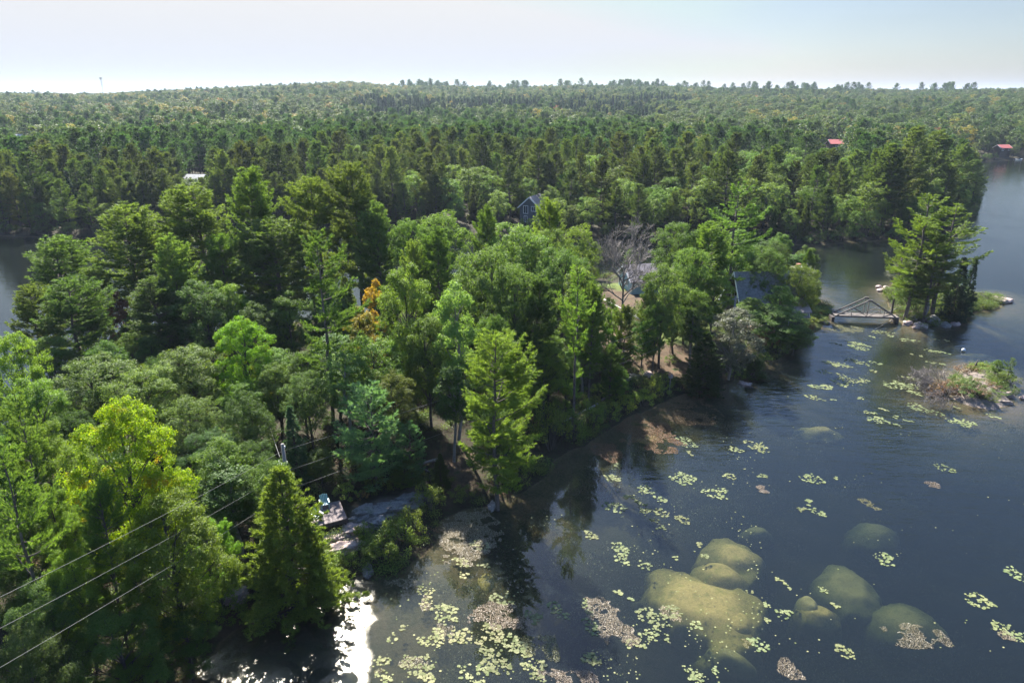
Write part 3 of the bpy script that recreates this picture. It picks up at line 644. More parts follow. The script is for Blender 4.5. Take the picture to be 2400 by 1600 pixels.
# ------------------------------------------------------------------ houses
def gable(name, loc, rz, L, W, hw, hr, roof, wall, label, cat='house', over=.45, wins=(), chim=None, trimw=True, foot=.8):
    """ridge along local X; L length, W width, hw wall height, hr ridge height"""
    e = empty(name, loc, rz, label, cat)
    b = MB(); x, y = L / 2, W / 2
    b.add([(-x,-y,-foot),(x,-y,-foot),(x,y,-foot),(-x,y,-foot),(-x,-y,hw),(x,-y,hw),(x,y,hw),(-x,y,hw),(-x,0,hr-.06),(x,0,hr-.06)],
          [(0,3,2,1),(0,1,5,4),(2,3,7,6),(1,2,6,9,5),(3,0,4,8,7)]); b.build('wall', M[wall], e)
    sl = (hr - hw) / y; X0 = x + over; Y0 = y + over; z0 = hw - over * sl; t = .16
    for s in (-1, 1):
        r = MB(); r.add([(-X0,s*Y0,z0),(X0,s*Y0,z0),(X0,0,hr),(-X0,0,hr),(-X0,s*Y0,z0+t),(X0,s*Y0,z0+t),(X0,0,hr+t),(-X0,0,hr+t)],
            [(0,1,2,3),(4,5,6,7),(0,1,5,4),(1,2,6,5),(2,3,7,6),(3,0,4,7)]); ro = r.build('roof', M[roof], e)
    if trimw:
        for sx_ in (-1, 1):
            tb = MB()
            for s in (-1, 1): tb.bar((sx_*(X0+.03), s*Y0, z0+.04), (sx_*(X0+.03), 0, hr+.04), .06, .30, (0, 0, 1))
            tb.build('bargeboard', M['trim_white'], e)
    for (face, u, zc, ww, hh) in wins:
        if face == 'x-': o_, a_ = Vector((-x - .03, u, zc)), Vector((0, 1, 0)); nn = Vector((-1, 0, 0))
        elif face == 'x+': o_, a_ = Vector((x + .03, u, zc)), Vector((0, 1, 0)); nn = Vector((1, 0, 0))
        elif face == 'y-': o_, a_ = Vector((u, -y - .03, zc)), Vector((1, 0, 0)); nn = Vector((0, -1, 0))
        else: o_, a_ = Vector((u, y + .03, zc)), Vector((1, 0, 0)); nn = Vector((0, 1, 0))
        f = MB(); k = .12
        for s in (-1, 1):
            f.bar(o_ + a_*s*ww/2 - Vector((0,0,hh/2+k/2)), o_ + a_*s*ww/2 + Vector((0,0,hh/2+k/2)), k, .09, nn)
            f.bar(o_ - a_*(ww/2-k/2) + Vector((0,0,s*hh/2)), o_ + a_*(ww/2-k/2) + Vector((0,0,s*hh/2)), .09, k)
        f.bar(o_ - Vector((0,0,hh/2-k/2)), o_ + Vector((0,0,hh/2-k/2)), .07, .07, nn)
        fo = f.build('window', M['trim_white'], e)
        g = MB(); g.bar(o_ - a_*(ww/2-k/2) - nn*.015, o_ + a_*(ww/2-k/2) - nn*.015, .02, hh-k); g.build('pane', M['glass'], fo)
    if chim:
        cx, cy, cw, ch = chim; c = MB(); c.box(cx-cw/2, cx+cw/2, cy-cw/2, cy+cw/2, -.5, ch); c.box(cx-cw/2-.08, cx+cw/2+.08, cy-cw/2-.08, cy+cw/2+.08, ch, ch+.18); co = c.build('chimney', M['stone'], e)
        q = MB(); q.box(cx-.28, cx+.28, cy-.28, cy+.28, ch+.18, ch+.75); q.build('flue', M['brick_cap'], co)
    return e
def keepout(x, y, r): TAKEN.append((x, y, r))

p = PG(1478, 664); gable('cottage', (p.x + 1.5, p.y + 1, p.z), math.radians(12), 10, 6.4, 2.4, 4.4, 'shingle_grey', 'siding_blue', 'low cottage with grey shingle roof and pale blue gable behind the bare tree',
    wins=(('x-', -.9, 1.4, 1.0, 1.0), ('x-', 1.2, 1.4, 1.0, 1.0), ('y-', -2.5, 1.4, 1.4, 1.0), ('y-', 1.0, 1.3, .9, 1.6)))
p = PG(1752, 742); lodge = gable('lodge', (p.x, p.y + 1, p.z), math.radians(4), 9.5, 9, 2.6, 8.0, 'shingle_slate', 'siding_dark', 'steep-roofed slate-blue lodge with stone chimney among the trees near the footbridge', over=.5,
    wins=(('x-', 0, 4.4, 2.2, 1.6), ('y-', -2, 1.3, 1.6, 1.2), ('y-', 1.5, 1.3, 1.6, 1.2)), chim=(5.5, 1.2, 1.5, 8.2))
rb = MB(); rb.add([(1.2,-5.6,3.0),(5.2,-5.6,3.0),(5.2,-1.2,5.6),(1.2,-1.2,5.6),(1.2,-5.6,3.16),(5.2,-5.6,3.16),(5.2,-1.2,5.76),(1.2,-1.2,5.76)], [(0,3,2,1),(4,5,6,7),(0,1,5,4),(1,2,6,5),(2,3,7,6),(3,0,4,7)]); rb.build('porch_roof', M['shingle_brown'], lodge)
db = MB(); p2 = PG(1752, 790)
dk = empty('sundeck', (p2.x, p2.y + .6, p2.z), math.radians(8), 'orange-brown timber deck with railing showing between trees below the lodge', 'deck')
db.box(-2.0, 2.0, -1.4, 1.8, 2.0, 2.16); db.box(-2.0, 2.0, -1.46, -1.402, .0, 2.0); db.build('deck_boards', M['wood_brown'], dk)
db = MB()
for k in range(9): db.bar((-2 + k * .5, -1.38, 2.16), (-2 + k * .5, -1.38, 3.1), .05, .05)
db.bar((-2.03, -1.38, 3.12), (2.03, -1.38, 3.12), .1, .06); db.build('railing', M['wood_grey'], dk)
for sx_ in (-1.9, 1.9):
    for sy_ in (-1.25, 1.65): q = MB(); q.box(sx_-.07, sx_+.07, sy_-.07, sy_+.07, -.6, 1.99); q.build('post', M['wood_dark'], dk)
keepout(p.x, p.y, 4)
p = PG(1228, 512); gable('grey_house', (p.x, p.y + 4, p.z), math.radians(68), 7.5, 5.8, 4.3, 6.9, 'shingle_grey', 'siding_slate', 'slate-blue two-storey house with white-trimmed gable windows on the far bank', over=.5,
    wins=(('x-', 1.15, 3.5, 1.3, 2.1), ('x-', -1.15, 3.8, 1.3, 1.3), ('x-', 1.15, .9, .9, 1.7), ('y-', 1, 3.2, 1.1, 1.1), ('y+', 1, 3.2, 1.1, 1.1)))
keepout(p.x, p.y + 2, 5)
p = PG(440, 440); gable('white_roof_house', (p.x, p.y, p.z), math.radians(-8), 11, 8, 3.2, 5.6, 'metal_white', 'siding_slate', 'house with pale metal roof half hidden by pines on the far bank', wins=(('y-', -3, 1.6, 1.6, 1.2), ('y-', 0, 1.6, 1.6, 1.2), ('y-', 3, 1.6, 1.6, 1.2)))
keepout(p.x, p.y - 2, 5); keepout(p.x + 1, p.y - 9, 3)
def far_house(px, ytop, d, L, W, hw, hr, roof, wall, rz, label, name='cottage'):
    x = (px - 1176) / 1568 * (d * FW[1] + 35 * .34); g = gz(x, d); z = max(top_z(px, ytop, d) - hr, g)
    gable(name, (x, d, z), math.radians(rz), L, W, hw, hr, roof, wall, label, wins=(('y-', -2, 1.4, 1.2, 1.0), ('y-', 2, 1.4, 1.2, 1.0)), foot=z - g + .8)
    keepout(x, d, 6); keepout(x, d - 11, 5)
    return x, d
far_house(1921, 321, 405, 11, 7, 3.0, 5.0, 'metal_red', 'siding_dark', -6, 'distant cottage with faded red roof in a gap of the far forest')
far_house(2297, 333, 397, 6.5, 5, 2.4, 3.8, 'metal_red', 'siding_dark', 10, 'tiny red-roofed cottage by the far shore beside the copper-leaved tree')
far_house(44, 309, 415, 7.5, 5, 2.6, 4.0, 'metal_white', 'siding_slate', 12, 'pale-roofed house showing over the far treetops at the picture edge')

# ------------------------------------------------------------------ trees of the near peninsula, one by one (tip x, tip y, foot row, crown width)
T_ = tree
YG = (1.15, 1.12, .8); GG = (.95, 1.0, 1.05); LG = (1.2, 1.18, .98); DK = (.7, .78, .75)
# far rank along the back shore, from the open cove eastwards
T_('pine', 132, 520, 800, 165, 'broad white pine nearest the open cove, with a forked crown over blue water', tint=(1.15, 1.2, 1.0))
T_('pine', 62, 650, 905, 120, 'low white pine leaning over the cove water at the picture edge', tint=(1.15, 1.2, 1.0))
T_('pine_full', 205, 600, 830, 120, 'white pine crowded between two taller pines by the cove', tint=(1.15, 1.2, 1.0))
T_('pine', 288, 472, 815, 190, 'tall broad-crowned white pine second from the open cove', tint=(1.15, 1.2, 1.0))
T_('pine_full', 372, 545, 850, 120, 'slim white pine with pale yellow-green plumes in the back rank', tint=(1.15, 1.2, 1.0))
T_('pine', 424, 430, 790, 190, 'tallest white pine above the pale-roofed house in the back rank', tint=(1.15, 1.2, 1.0))
T_('pine', 500, 540, 800, 110, 'narrow white pine behind the red-leaved maple', tint=(1.15, 1.2, 1.0))
T_('pine_full', 566, 388, 775, 130, 'dome-topped white pine standing high above its neighbours', tint=(1.15, 1.2, 1.0))
T_('pine', 628, 505, 800, 200, 'wide layered white pine with its dark trunk showing below', tint=(1.15, 1.2, 1.0))
T_('pine', 714, 412, 770, 140, 'round-headed white pine just behind the trunk-showing tall pine', tint=(1.15, 1.2, 1.0))
T_('pine', 806, 378, 765, 150, 'tall white pine with long bare grey trunk beside the orange maple', tint=(1.05, 1.08, 1.04))
T_('pine_full', 872, 470, 780, 110, 'dark narrow white pine touching the tall bare-trunked pine', tint=GG)
T_('pine_open', 722, 545, 985, 170, 'dark-trunked white pine with flat spreading limbs in the middle of the point', tint=(1.10, 1.14, 0.99))
T_('pine', 150, 640, 905, 170, 'broad white pine in front of the cove pines with drooping lower limbs', tint=(1.15, 1.2, 1.0))
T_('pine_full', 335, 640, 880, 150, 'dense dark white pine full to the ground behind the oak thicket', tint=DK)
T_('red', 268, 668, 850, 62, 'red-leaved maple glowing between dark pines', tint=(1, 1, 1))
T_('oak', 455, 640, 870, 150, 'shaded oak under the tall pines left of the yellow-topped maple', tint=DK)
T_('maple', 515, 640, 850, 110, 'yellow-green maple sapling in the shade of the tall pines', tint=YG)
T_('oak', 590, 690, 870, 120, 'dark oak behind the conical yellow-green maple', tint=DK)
T_('maple', 655, 668, 860, 110, 'upright maple left of the dark-trunked pine', tint=(1.1, 1.1, .9))
T_('yellow', 545, 722, 990, 150, 'conical yellow-green maple rising in the middle of the oak thicket', tint=(.50, .78, .9), var=0)
T_('maple', 625, 800, 980, 130, 'green maple joined to the conical yellow-green one')
T_('oak', 425, 788, 1010, 190, 'round grey-green oak with silvery leaves, upper of the oak thicket', tint=LG)
T_('oak', 320, 838, 1070, 190, 'grey-green oak in front of the round silvery oak', tint=LG)
T_('oak', 215, 812, 1040, 220, 'broad spreading oak over the cove bank', tint=(1.1, 1.2, .9))
T_('oak', 430, 905, 1120, 150, 'dim oak sheltered below the conical maple')
T_('maple', 15, 760, 1060, 130, 'yellow-tinged maple at the picture edge above the cove', tint=(1.6, 1.35, .8))
T_('maple', 70, 860, 1110, 150, 'light green maple above the leaning bare pine', tint=YG)
T_('pine_open', 30, 890, 1340, 120, 'half-dead pine with bare grey limbs at the picture edge', tint=(1.08, 1.17, 0.99))
T_('maple_near', 85, 965, 1290, 180, 'fresh green maple with flat leaf layers beside the yellow maple', tint=(1.2, 1.2, .8))
T_('maple_near', -30, 1000, 1330, 150, 'green maple cut by the picture edge', tint=(1.1, 1.15, .9))
T_('yellow', 262, 905, 1400, 255, 'large yellow maple with orange tips, brightest tree of the foreground', rot=.6)
T_('maple_near', 372, 1130, 1500, 265, 'bright green maple standing in front of the large yellow maple', tint=(1.35, 1.35, .7))
T_('pine_near', 205, 1130, 1530, 150, 'near white pine with soft tufts and a slanting dark trunk', tint=(1.05, 1.21, 0.89), tilt=.04)
T_('pine_open', -25, 1010, 1560, 190, 'leaning white pine with thick dark trunk at the lower picture edge', tint=(0.93, 1.08, 0.84), tilt=.05)
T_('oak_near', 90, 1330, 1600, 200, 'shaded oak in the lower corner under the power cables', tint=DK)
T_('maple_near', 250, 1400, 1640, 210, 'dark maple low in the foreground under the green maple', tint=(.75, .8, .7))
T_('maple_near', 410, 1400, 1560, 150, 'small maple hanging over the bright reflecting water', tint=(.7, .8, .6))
T_('oak_near', 40, 1450, 1760, 220, 'big-leaved oak at the bottom corner of the picture', tint=(.8, .85, .8))
T_('maple_near', 110, 1120, 1400, 130, 'airy maple between the green maple and the slanting trunk', tint=(1.0, 1.1, .8))
T_('oak_near', 20, 1180, 1460, 170, 'leafy oak beside the thick slanting trunk', tint=(.9, 1.0, .85))
T_('maple_near', 145, 1250, 1540, 150, 'yellow-green young maple under the power cables', tint=(1.15, 1.2, .75))
T_('maple_near', 470, 1180, 1420, 120, 'pointed bright maple branch-top reaching towards the shore cedar', tint=(1.2, 1.25, .7))
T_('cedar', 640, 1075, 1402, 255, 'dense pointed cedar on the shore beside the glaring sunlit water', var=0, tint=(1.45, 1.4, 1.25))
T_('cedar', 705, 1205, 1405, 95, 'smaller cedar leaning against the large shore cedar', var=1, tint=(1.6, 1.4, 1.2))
# middle of the point, front rank
T_('pine_blue', 850, 892, 1125, 165, 'young blue-green pine with long flat limbs crossed by the cables', tint=(1.25, 1.3, 1.3), var=0)
T_('pine_blue', 940, 975, 1115, 90, 'second blue-green young pine half behind the first', tint=(1.0, 1.15, 1.1))
T_('pine_near', 1140, 762, 1172, 215, 'large bright white pine full to the water edge in the centre', var=0, tint=(1.33, 1.37, 0.99))
T_('spruce', 665, 930, 1105, 80, 'feathery dark cedar behind the power pole', tint=(1.6, 1.7, 1.4))
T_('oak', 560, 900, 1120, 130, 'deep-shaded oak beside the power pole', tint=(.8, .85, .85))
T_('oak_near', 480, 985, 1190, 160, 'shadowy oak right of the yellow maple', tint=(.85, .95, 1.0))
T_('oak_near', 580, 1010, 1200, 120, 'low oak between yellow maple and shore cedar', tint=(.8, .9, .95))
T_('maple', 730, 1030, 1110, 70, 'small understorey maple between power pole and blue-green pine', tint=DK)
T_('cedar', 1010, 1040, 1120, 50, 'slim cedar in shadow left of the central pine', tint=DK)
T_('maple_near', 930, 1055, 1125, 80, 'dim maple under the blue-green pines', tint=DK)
T_('orange', 860, 637, 880, 60, 'narrow orange maple spire in the middle of the point', tint=(1, 1, 1))
T_('orange', 828, 700, 935, 90, 'orange-topped maple with green skirts below the orange spire', tint=(.75, .95, 1))
T_('maple', 850, 770, 1000, 160, 'leafy green maple below the two orange maples', tint=(1.05, 1.1, .9))
T_('maple', 925, 600, 930, 150, 'pale yellow-green maple right of the orange spire', tint=(1.25, 1.2, 1.0))
T_('slender', 1042, 640, 1010, 100, 'pale-barked poplar with silvery leaves in the centre', tint=(1.5, 1.5, 1.4))
T_('oak', 1115, 560, 900, 190, 'large central oak with layered silvery crown', tint=(1.2, 1.25, 1.1))
T_('pine_full', 1235, 640, 940, 120, 'dark slender pine behind the bright central pine', tint=(.6, .7, .7))
T_('oak', 1190, 600, 930, 150, 'oak pressed against the dark slender pine', tint=(.85, .95, .9))
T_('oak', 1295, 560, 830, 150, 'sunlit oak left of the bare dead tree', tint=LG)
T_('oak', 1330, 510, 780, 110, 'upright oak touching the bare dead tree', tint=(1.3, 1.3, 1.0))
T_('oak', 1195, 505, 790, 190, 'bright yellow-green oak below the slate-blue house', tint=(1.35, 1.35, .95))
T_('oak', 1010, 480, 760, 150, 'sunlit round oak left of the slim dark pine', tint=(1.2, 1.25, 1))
T_('oak', 935, 490, 770, 120, 'pale oak between tall pine and round oak', tint=(1.2, 1.25, 1))
T_('pine_full', 1012, 525, 820, 100, 'dark young pine standing before the sunlit round oak', tint=(0.93, 1.08, 0.89))
T_('pine_full', 1122, 478, 760, 75, 'slim green pine tip between the central oaks', tint=(1.10, 1.26, 1.04))
T_('pine', 952, 555, 830, 70, 'very thin young pine right of the pale maple', tint=(1.15, 1.2, 1.0))
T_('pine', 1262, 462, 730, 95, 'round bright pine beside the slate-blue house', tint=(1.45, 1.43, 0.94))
T_('oak', 1255, 520, 770, 130, 'oak just below the round bright pine', tint=LG)
T_('maple', 1080, 640, 880, 120, 'bushy maple in the centre beneath the layered oak')
T_('maple', 980, 720, 985, 130, 'grey-green maple among thin birch stems', tint=(.9, .95, 1))
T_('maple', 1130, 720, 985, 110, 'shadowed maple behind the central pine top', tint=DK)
T_('slender', 790, 800, 1030, 110, 'poplar with pale stems below the orange-topped maple', tint=(1.2, 1.25, 1.2))
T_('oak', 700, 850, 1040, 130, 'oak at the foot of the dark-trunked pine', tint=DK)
T_('oak', 900, 850, 1060, 130, 'brown-tinged oak above the young blue-green pine', tint=(1.1, .9, .8))
T_('slender', 1035, 830, 1060, 90, 'thin-stemmed poplar left of the central pine', tint=(.9, 1, 1))
T_('oak', 1250, 780, 960, 120, 'yellowing oak right of the dark slender pine', tint=(1.3, 1.15, .7))
T_('slender', 1330, 600, 905, 95, 'poplar with long bare stem above the slope', tint=(1.1, 1.1, 1))
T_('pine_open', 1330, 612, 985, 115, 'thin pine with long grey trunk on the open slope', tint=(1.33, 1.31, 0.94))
T_('pine', 1365, 655, 935, 80, 'second thin-trunked pine on the open slope', tint=(1.15, 1.2, 1.0))
T_('pine_full', 1405, 790, 930, 55, 'small shaded pine standing on the open slope', tint=(.7, .85, .8))
# right part
T_('oak', 1560, 500, 745, 140, 'silvery oak right of the bare dead tree', tint=LG)
T_('oak', 1532, 600, 845, 125, 'large-leaved oak on a thick dark trunk by the lawn', tint=LG)
T_('maple', 1560, 640, 812, 105, 'light green maple at the lawn edge', tint=(1.15, 1.15, .8))
T_('pine', 1630, 515, 760, 110, 'green pine rising between the two silvery oaks', tint=(1.22, 1.26, 0.94))
T_('pine_open', 1700, 420, 730, 150, 'flat-topped white pine high above the lodge', tint=(1.10, 1.21, 0.94))
T_('oak', 1690, 525, 712, 130, 'silvery oak shading the lodge roof', tint=LG)
T_('oak', 1768, 560, 738, 90, 'grey-green oak over the lodge chimney', tint=(1.05, 1.15, 1.1))
T_('maple', 1735, 640, 768, 85, 'small leafy tree partly veiling the lodge roof', tint=(1.1, 1.2, .9))
T_('maple', 1645, 618, 785, 95, 'bright layered maple left of the lodge gable', tint=(1.35, 1.3, .75))
T_('oak', 1845, 600, 755, 90, 'yellowish tree with a white snag beside the channel', tint=(1.4, 1.2, .8))
T_('maple', 1862, 630, 735, 62, 'green maple last before the footbridge', tint=(1.1, 1.1, .8))
T_('maple', 1790, 700, 800, 145, 'rounded maple between timber deck and footbridge', tint=(1.1, 1.15, .85))
T_('maple', 1830, 745, 815, 90, 'low maple on the bank nearest the footbridge', tint=(.9, .95, .8))
T_('willow', 1692, 705, 872, 130, 'grey-pink-tinged willow in front of the lodge', var=0)
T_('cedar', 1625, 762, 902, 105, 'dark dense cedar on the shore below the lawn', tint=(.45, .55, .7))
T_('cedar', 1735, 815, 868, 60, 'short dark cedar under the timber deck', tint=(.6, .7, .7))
T_('maple', 1402, 680, 800, 45, 'thin leafy tree in front of the cottage', tint=(1.2, 1.25, .9))
T_('pine_full', 1500, 625, 820, 55, 'feathery young pine in front of the cottage', tint=(1.39, 1.37, 0.94))
T_('maple', 1480, 735, 852, 75, 'small bright pine-like maple beside the dark oak trunk', tint=(.85, 1.15, .8))
T_('cedar', 1382, 600, 668, 22, 'thin yellowish cedar left of the cottage', tint=(1.4, 1.1, .5))
T_('pine', 1545, 745, 812, 30, 'tiny dark fir on the lawn', tint=(1.15, 1.2, 1.0))
T_('pine_full', 1440, 700, 872, 60, 'soft young pine on the slope below the bare tree', tint=(1.12, 1.23, 0.85))
T_('slender', 1345, 705, 905, 80, 'thin-stemmed leafy tree at the left of the slope', tint=(1.1, 1.2, .8))
T_('maple', 1395, 745, 880, 60, 'light green sapling between the thin trunks', tint=(1.1, 1.25, .7))
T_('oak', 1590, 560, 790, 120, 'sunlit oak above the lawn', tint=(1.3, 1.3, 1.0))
T_('maple', 1600, 660, 835, 85, 'bright layered tree over the lawn edge', tint=(1.2, 1.25, .75))
T_('maple', 1510, 690, 860, 70, 'leafy young tree at the foot of the dark oak trunk', tint=(1.0, 1.1, .8))
T_('maple', 1420, 835, 930, 55, 'low bright sapling above the fallen log', tint=(1.1, 1.2, .7))
T_('maple', 1305, 800, 945, 80, 'shaded sapling at the wood edge', tint=(.9, 1, .8))
T_('slender', 1600, 700, 845, 70, 'slender-stemmed tree beside the lawn', tint=(1.2, 1.2, .8))

# the bare dead tree and the white snag
p = PG(1424, 800); e = empty('dead_tree', (p.x, p.y, p.z - .1), 1.0, 'tall leafless dead tree with grey-purple twigs in front of the cottage', 'dead tree')
zt = top_z(1430, 503, p.y) - p.z; e.scale = (zt / 14 * .95,) * 2 + (zt / 13.0,); link('bare_branches', BARE, e); keepout(p.x, p.y, 2)
p = PG(1846, 720); e = empty('snag', (p.x, p.y, p.z), .3, 'bleached dead snag poking out of the yellowish tree by the channel', 'dead tree')
zt = top_z(1842, 572, p.y) - p.z; e.scale = (zt / 9 * .6,) * 2 + (zt / 8.2,); link('bare_branches', SNAG, e)

# ------------------------------------------------------------------ island by the footbridge
g = 'trees on the small island'
T_('pine_open', 2136, 447, 735, 165, 'ragged island pine with separate leafy tiers, nearer the footbridge', g, var=0, tint=(1.25, 1.15, .8))
T_('pine_open', 2196, 468, 722, 175, 'ragged island pine with rounded top in the middle of the island', g, var=1, tint=(1.2, 1.15, .8))
T_('pine_open', 2080, 560, 722, 90, 'short island pine beside the footbridge end', g, var=1, tint=(1.2, 1.1, .8))
T_('pine_open', 2165, 540, 740, 120, 'lower island pine in front of the two ragged ones', g, var=2, tint=(1.2, 1.15, .85))
T_('oak', 2105, 610, 728, 85, 'olive leafy tree on the bridge side of the island', g, tint=(1.2, 1.1, .8))
T_('slender', 2150, 590, 725, 110, 'grey-brown leafy tree in the middle of the island', g, tint=(1.3, 1.1, .9))
T_('spruce', 2216, 590, 735, 66, 'dark island spruce, the broader one', g, var=0)
T_('spruce', 2243, 588, 722, 44, 'dark island spruce, the thinner one at the open-water side', g, var=0)
for (a, b, k, r, h, lab) in [(2045,690,'shrub',1.6,2.6,'olive shrub on the island near the stepping stones'),(2062,655,'willow',2.2,4.5,'yellowish bush at the back of the island'),(2120,735,'shrub_bright',1.2,1.5,'bright green shrub above the island boulders'),
    (2150,720,'shrub',1.8,2.6,'dark green shrub under the island pines'),(2185,730,'shrub',2.0,2.8,'shadowed shrub below the island spruces'),(2090,725,'shrub_bright',1.0,1.0,'low yellow-green shrub at the footbridge end of the island'),
    (2105,715,'shrub',2.2,3.6,'big olive thicket between the island pine trunks'),(2165,712,'shrub',2.2,3.8,'dark green thicket at the heart of the island'),(2200,700,'shrub',2.0,3.2,'thicket behind the island spruces'),(2078,700,'shrub',1.8,2.8,'thicket at the bridge side of the island'),(2228,715,'shrub',1.5,2.2,'shrub at the spruce foot on the island'),(2262,700,'shrub_bright',1.6,.8,'low green mat of bushes beside the pink ledge'),(2250,680,'shrub_bright',1.4,.7,'grassy bush behind the pink ledge'),
    (2110,690,'shrub_rust',1.8,1.8,'rust-brown bush beneath the island pines'),(2140,742,'shrub',1.0,.9,'small shrub between island boulders')]:
    q = PG(a, b); plant(k, q.x, q.y, h, r, lab, g if k == 'willow' else 'bushes on the small island')
q = P(2278, 690); put_rock('rock_ledge', (q.x, q.y, .1), 3.2, 2.2, .65, 3, 'granite_pink', 'pink granite ledge sloping into open water beside the island', 'rock', sub=5, flat=.75)
for k, (a, b, r, h, mt, lab) in enumerate([(2112,752,1.25,.8,'granite_pink','large pale pink boulder in front of the island'),(2140,742,1.7,1.0,'granite','broad grey boulder behind the pale pink one'),(2100,738,1.0,.9,'granite','upright grey boulder under the island bushes'),
    (2085,745,.8,.5,'granite_pink','small pink boulder nearest the footbridge side'),(2170,748,1.1,.5,'granite','low dark boulder at the island waterline'),(2125,728,.9,.9,'granite','grey boulder tucked beneath the shrubs'),
    (2025,668,.9,.35,'granite_pink','pale stepping stone behind the island'),(2035,663,.7,.4,'granite_pink','small pink stone next to the island back shore'),(2018,660,.6,.3,'granite_pink','outermost pink stone behind the island'),(2195,745,.8,.3,'granite_pink','reddish flat stone below the spruces'),
    (1908,716,1.0,.5,'granite','grey stone under the bridge end on the mainland'),(1895,742,.6,.35,'granite','dark stone at the grassy bank tip')]):
    q = P(a, b); put_rock('boulder', (q.x, q.y, .12), r, r * .8, h, k + 11, mt, lab, 'boulder', 'boulders along the channel', rz=k * 1.1, sub=4)

# footbridge: two triangular trusses carrying a plank deck
A = P(1914, 722, .9); B = P(2062, 727, .9); dv = (B - A); Lb = dv.length; ang = math.atan2(dv.y, dv.x)
fb = empty('footbridge', (A.x, A.y, 0), ang, 'grey wooden footbridge with triangular truss sides linking the point to the island', 'footbridge')
zd = .95; hw_ = .72; rise = 2.75; mid = Lb * .5
b = MB(); nb_ = int(Lb / .22)
for k in range(nb_): b.box(k * .22 + .01, k * .22 + .20, -hw_, hw_, zd, zd + .06)
b.box(0, Lb, -hw_ + .06, -hw_ + .16, zd - .24, zd - .003); b.box(0, Lb, hw_ - .16, hw_ - .06, zd - .24, zd - .003); b.build('deck_planks', M['wood_truss'], fb)
for s in (-1, 1):
    y = s * (hw_ + .09); b = MB()
    b.bar((0, y, zd), (Lb * .985, y, zd), .12, .18)
    b.bar((Lb * .03, y, zd + .1), (mid, y, zd + rise), .13, .2); b.bar((mid, y, zd + rise), (Lb * .93, y, zd + .1), .13, .2)
    b.box(mid - .32, mid + .32, y - .09, y + .09, zd + rise - .12, zd + rise + .10)
    b.bar((mid - .1, y, zd + .1), (mid - .1, y, zd + rise - .14), .09, .1)
    for q_ in (.5, .72):
        for sg in (-1, 1):
            xx = mid + sg * mid * (1 - q_) * 1.0; hh = rise * (1 - abs(xx - mid) / (mid * .97))
            if q_ == .5: b.bar((xx, y, zd + .1), (xx, y, zd + hh - .08), .08, .09)
            else: b.bar((mid + sg * .2, y, zd + .12), (xx + sg * mid * .18, y, zd + rise * (1 - abs(xx + sg * mid * .18 - mid) / (mid * .97)) - .08), .08, .09)
    b.build('truss', M['wood_truss'], fb)
for xx in (-.2, Lb * .97):
    b = MB(); b.box(xx - .22, xx + .22, -.85, .85, -1.0, zd - .245); b.build('abutment', M['wood_dark'], fb)
# logs lying at the island end of the bridge
def log(px0, px1, r0, r1, label, mat='bark_grey', lift=.25, name='fallen_log'):
    a = PG(*px0, lift); c = PG(*px1, lift); b = MB(); mdl = (a + c) / 2 + Vector((.1, 0, .06)); b.tube([a, mdl, c], [r0, (r0 + r1) / 2, r1], 8)
    d = (c - a).normalized(); 
    for t in (.35, .6, .8):
        q = a.lerp(c, t); sd2 = Vector((-d.y, d.x, .6)) * (1 if t != .6 else -1); b.tube([q, q + sd2 * (.35 + r0)], [r1 * .6, r1 * .25], 5)
    o = b.build(name, M[mat], None, True); return tag(o, label, 'log')
log((2003,762),(2050,735), .10, .05, 'thin driftwood limb floating below the footbridge end', 'bark_dead', .1, 'driftwood')
log((2035,722),(2075,705), .12, .07, 'grey log lying across the island end of the footbridge', 'bark_grey')
log((1450,872),(1382,925), .24, .12, 'thick grey fallen log on the cleared slope', 'bark_grey', .35)
log((1372,942),(1296,982), .13, .05, 'thin white driftwood trunk over the shore bushes', 'bark_white', .8, 'driftwood')
log((1010,1058),(960,1072), .16, .12, 'short grey log lying behind the blue-green pine', 'bark_grey')
log((1385,690),(1475,742), .11, .09, 'long white pole lying across the bare ground by the cottage', 'bark_white', .35, 'fallen_pole')
log((940,1072),(1010,1095), .1, .05, 'broken grey branch on the needle-covered ground', 'bark_dead', .2)

# ------------------------------------------------------------------ rocky islet
st_c = P(2270, 895)
put_rock('rock_outcrop', (P(2270, 920).x, P(2270, 920).y, .02), 2.6, .9, .55, 41, 'granite_pale', 'striated pale rock slab forming the near side of the tiny islet', 'rock', sub=5, flat=.7, rz=-.35)
put_rock('rock_outcrop', (P(2308, 905).x, P(2308, 905).y, .0), 1.0, 1.3, .75, 45, 'granite_pale', 'sunlit rock at the open-water end of the tiny islet', 'rock', sub=5, flat=.8)
q = P(2351, 915); put_rock('boulder', (q.x, q.y, .05), .45, .4, .3, 47, 'granite_pink', 'lone small stone in the water beside the tiny islet', 'boulder')
gi = 'bushes on the tiny rocky islet'
q = P(2205, 905); put_rock('rock_outcrop', (q.x, q.y, -.05), 2.0, .9, .55, 49, 'granite', 'dark low rock under the dry scrub at the bridge side of the islet', 'rock', sub=5, flat=.7, rz=-.2)
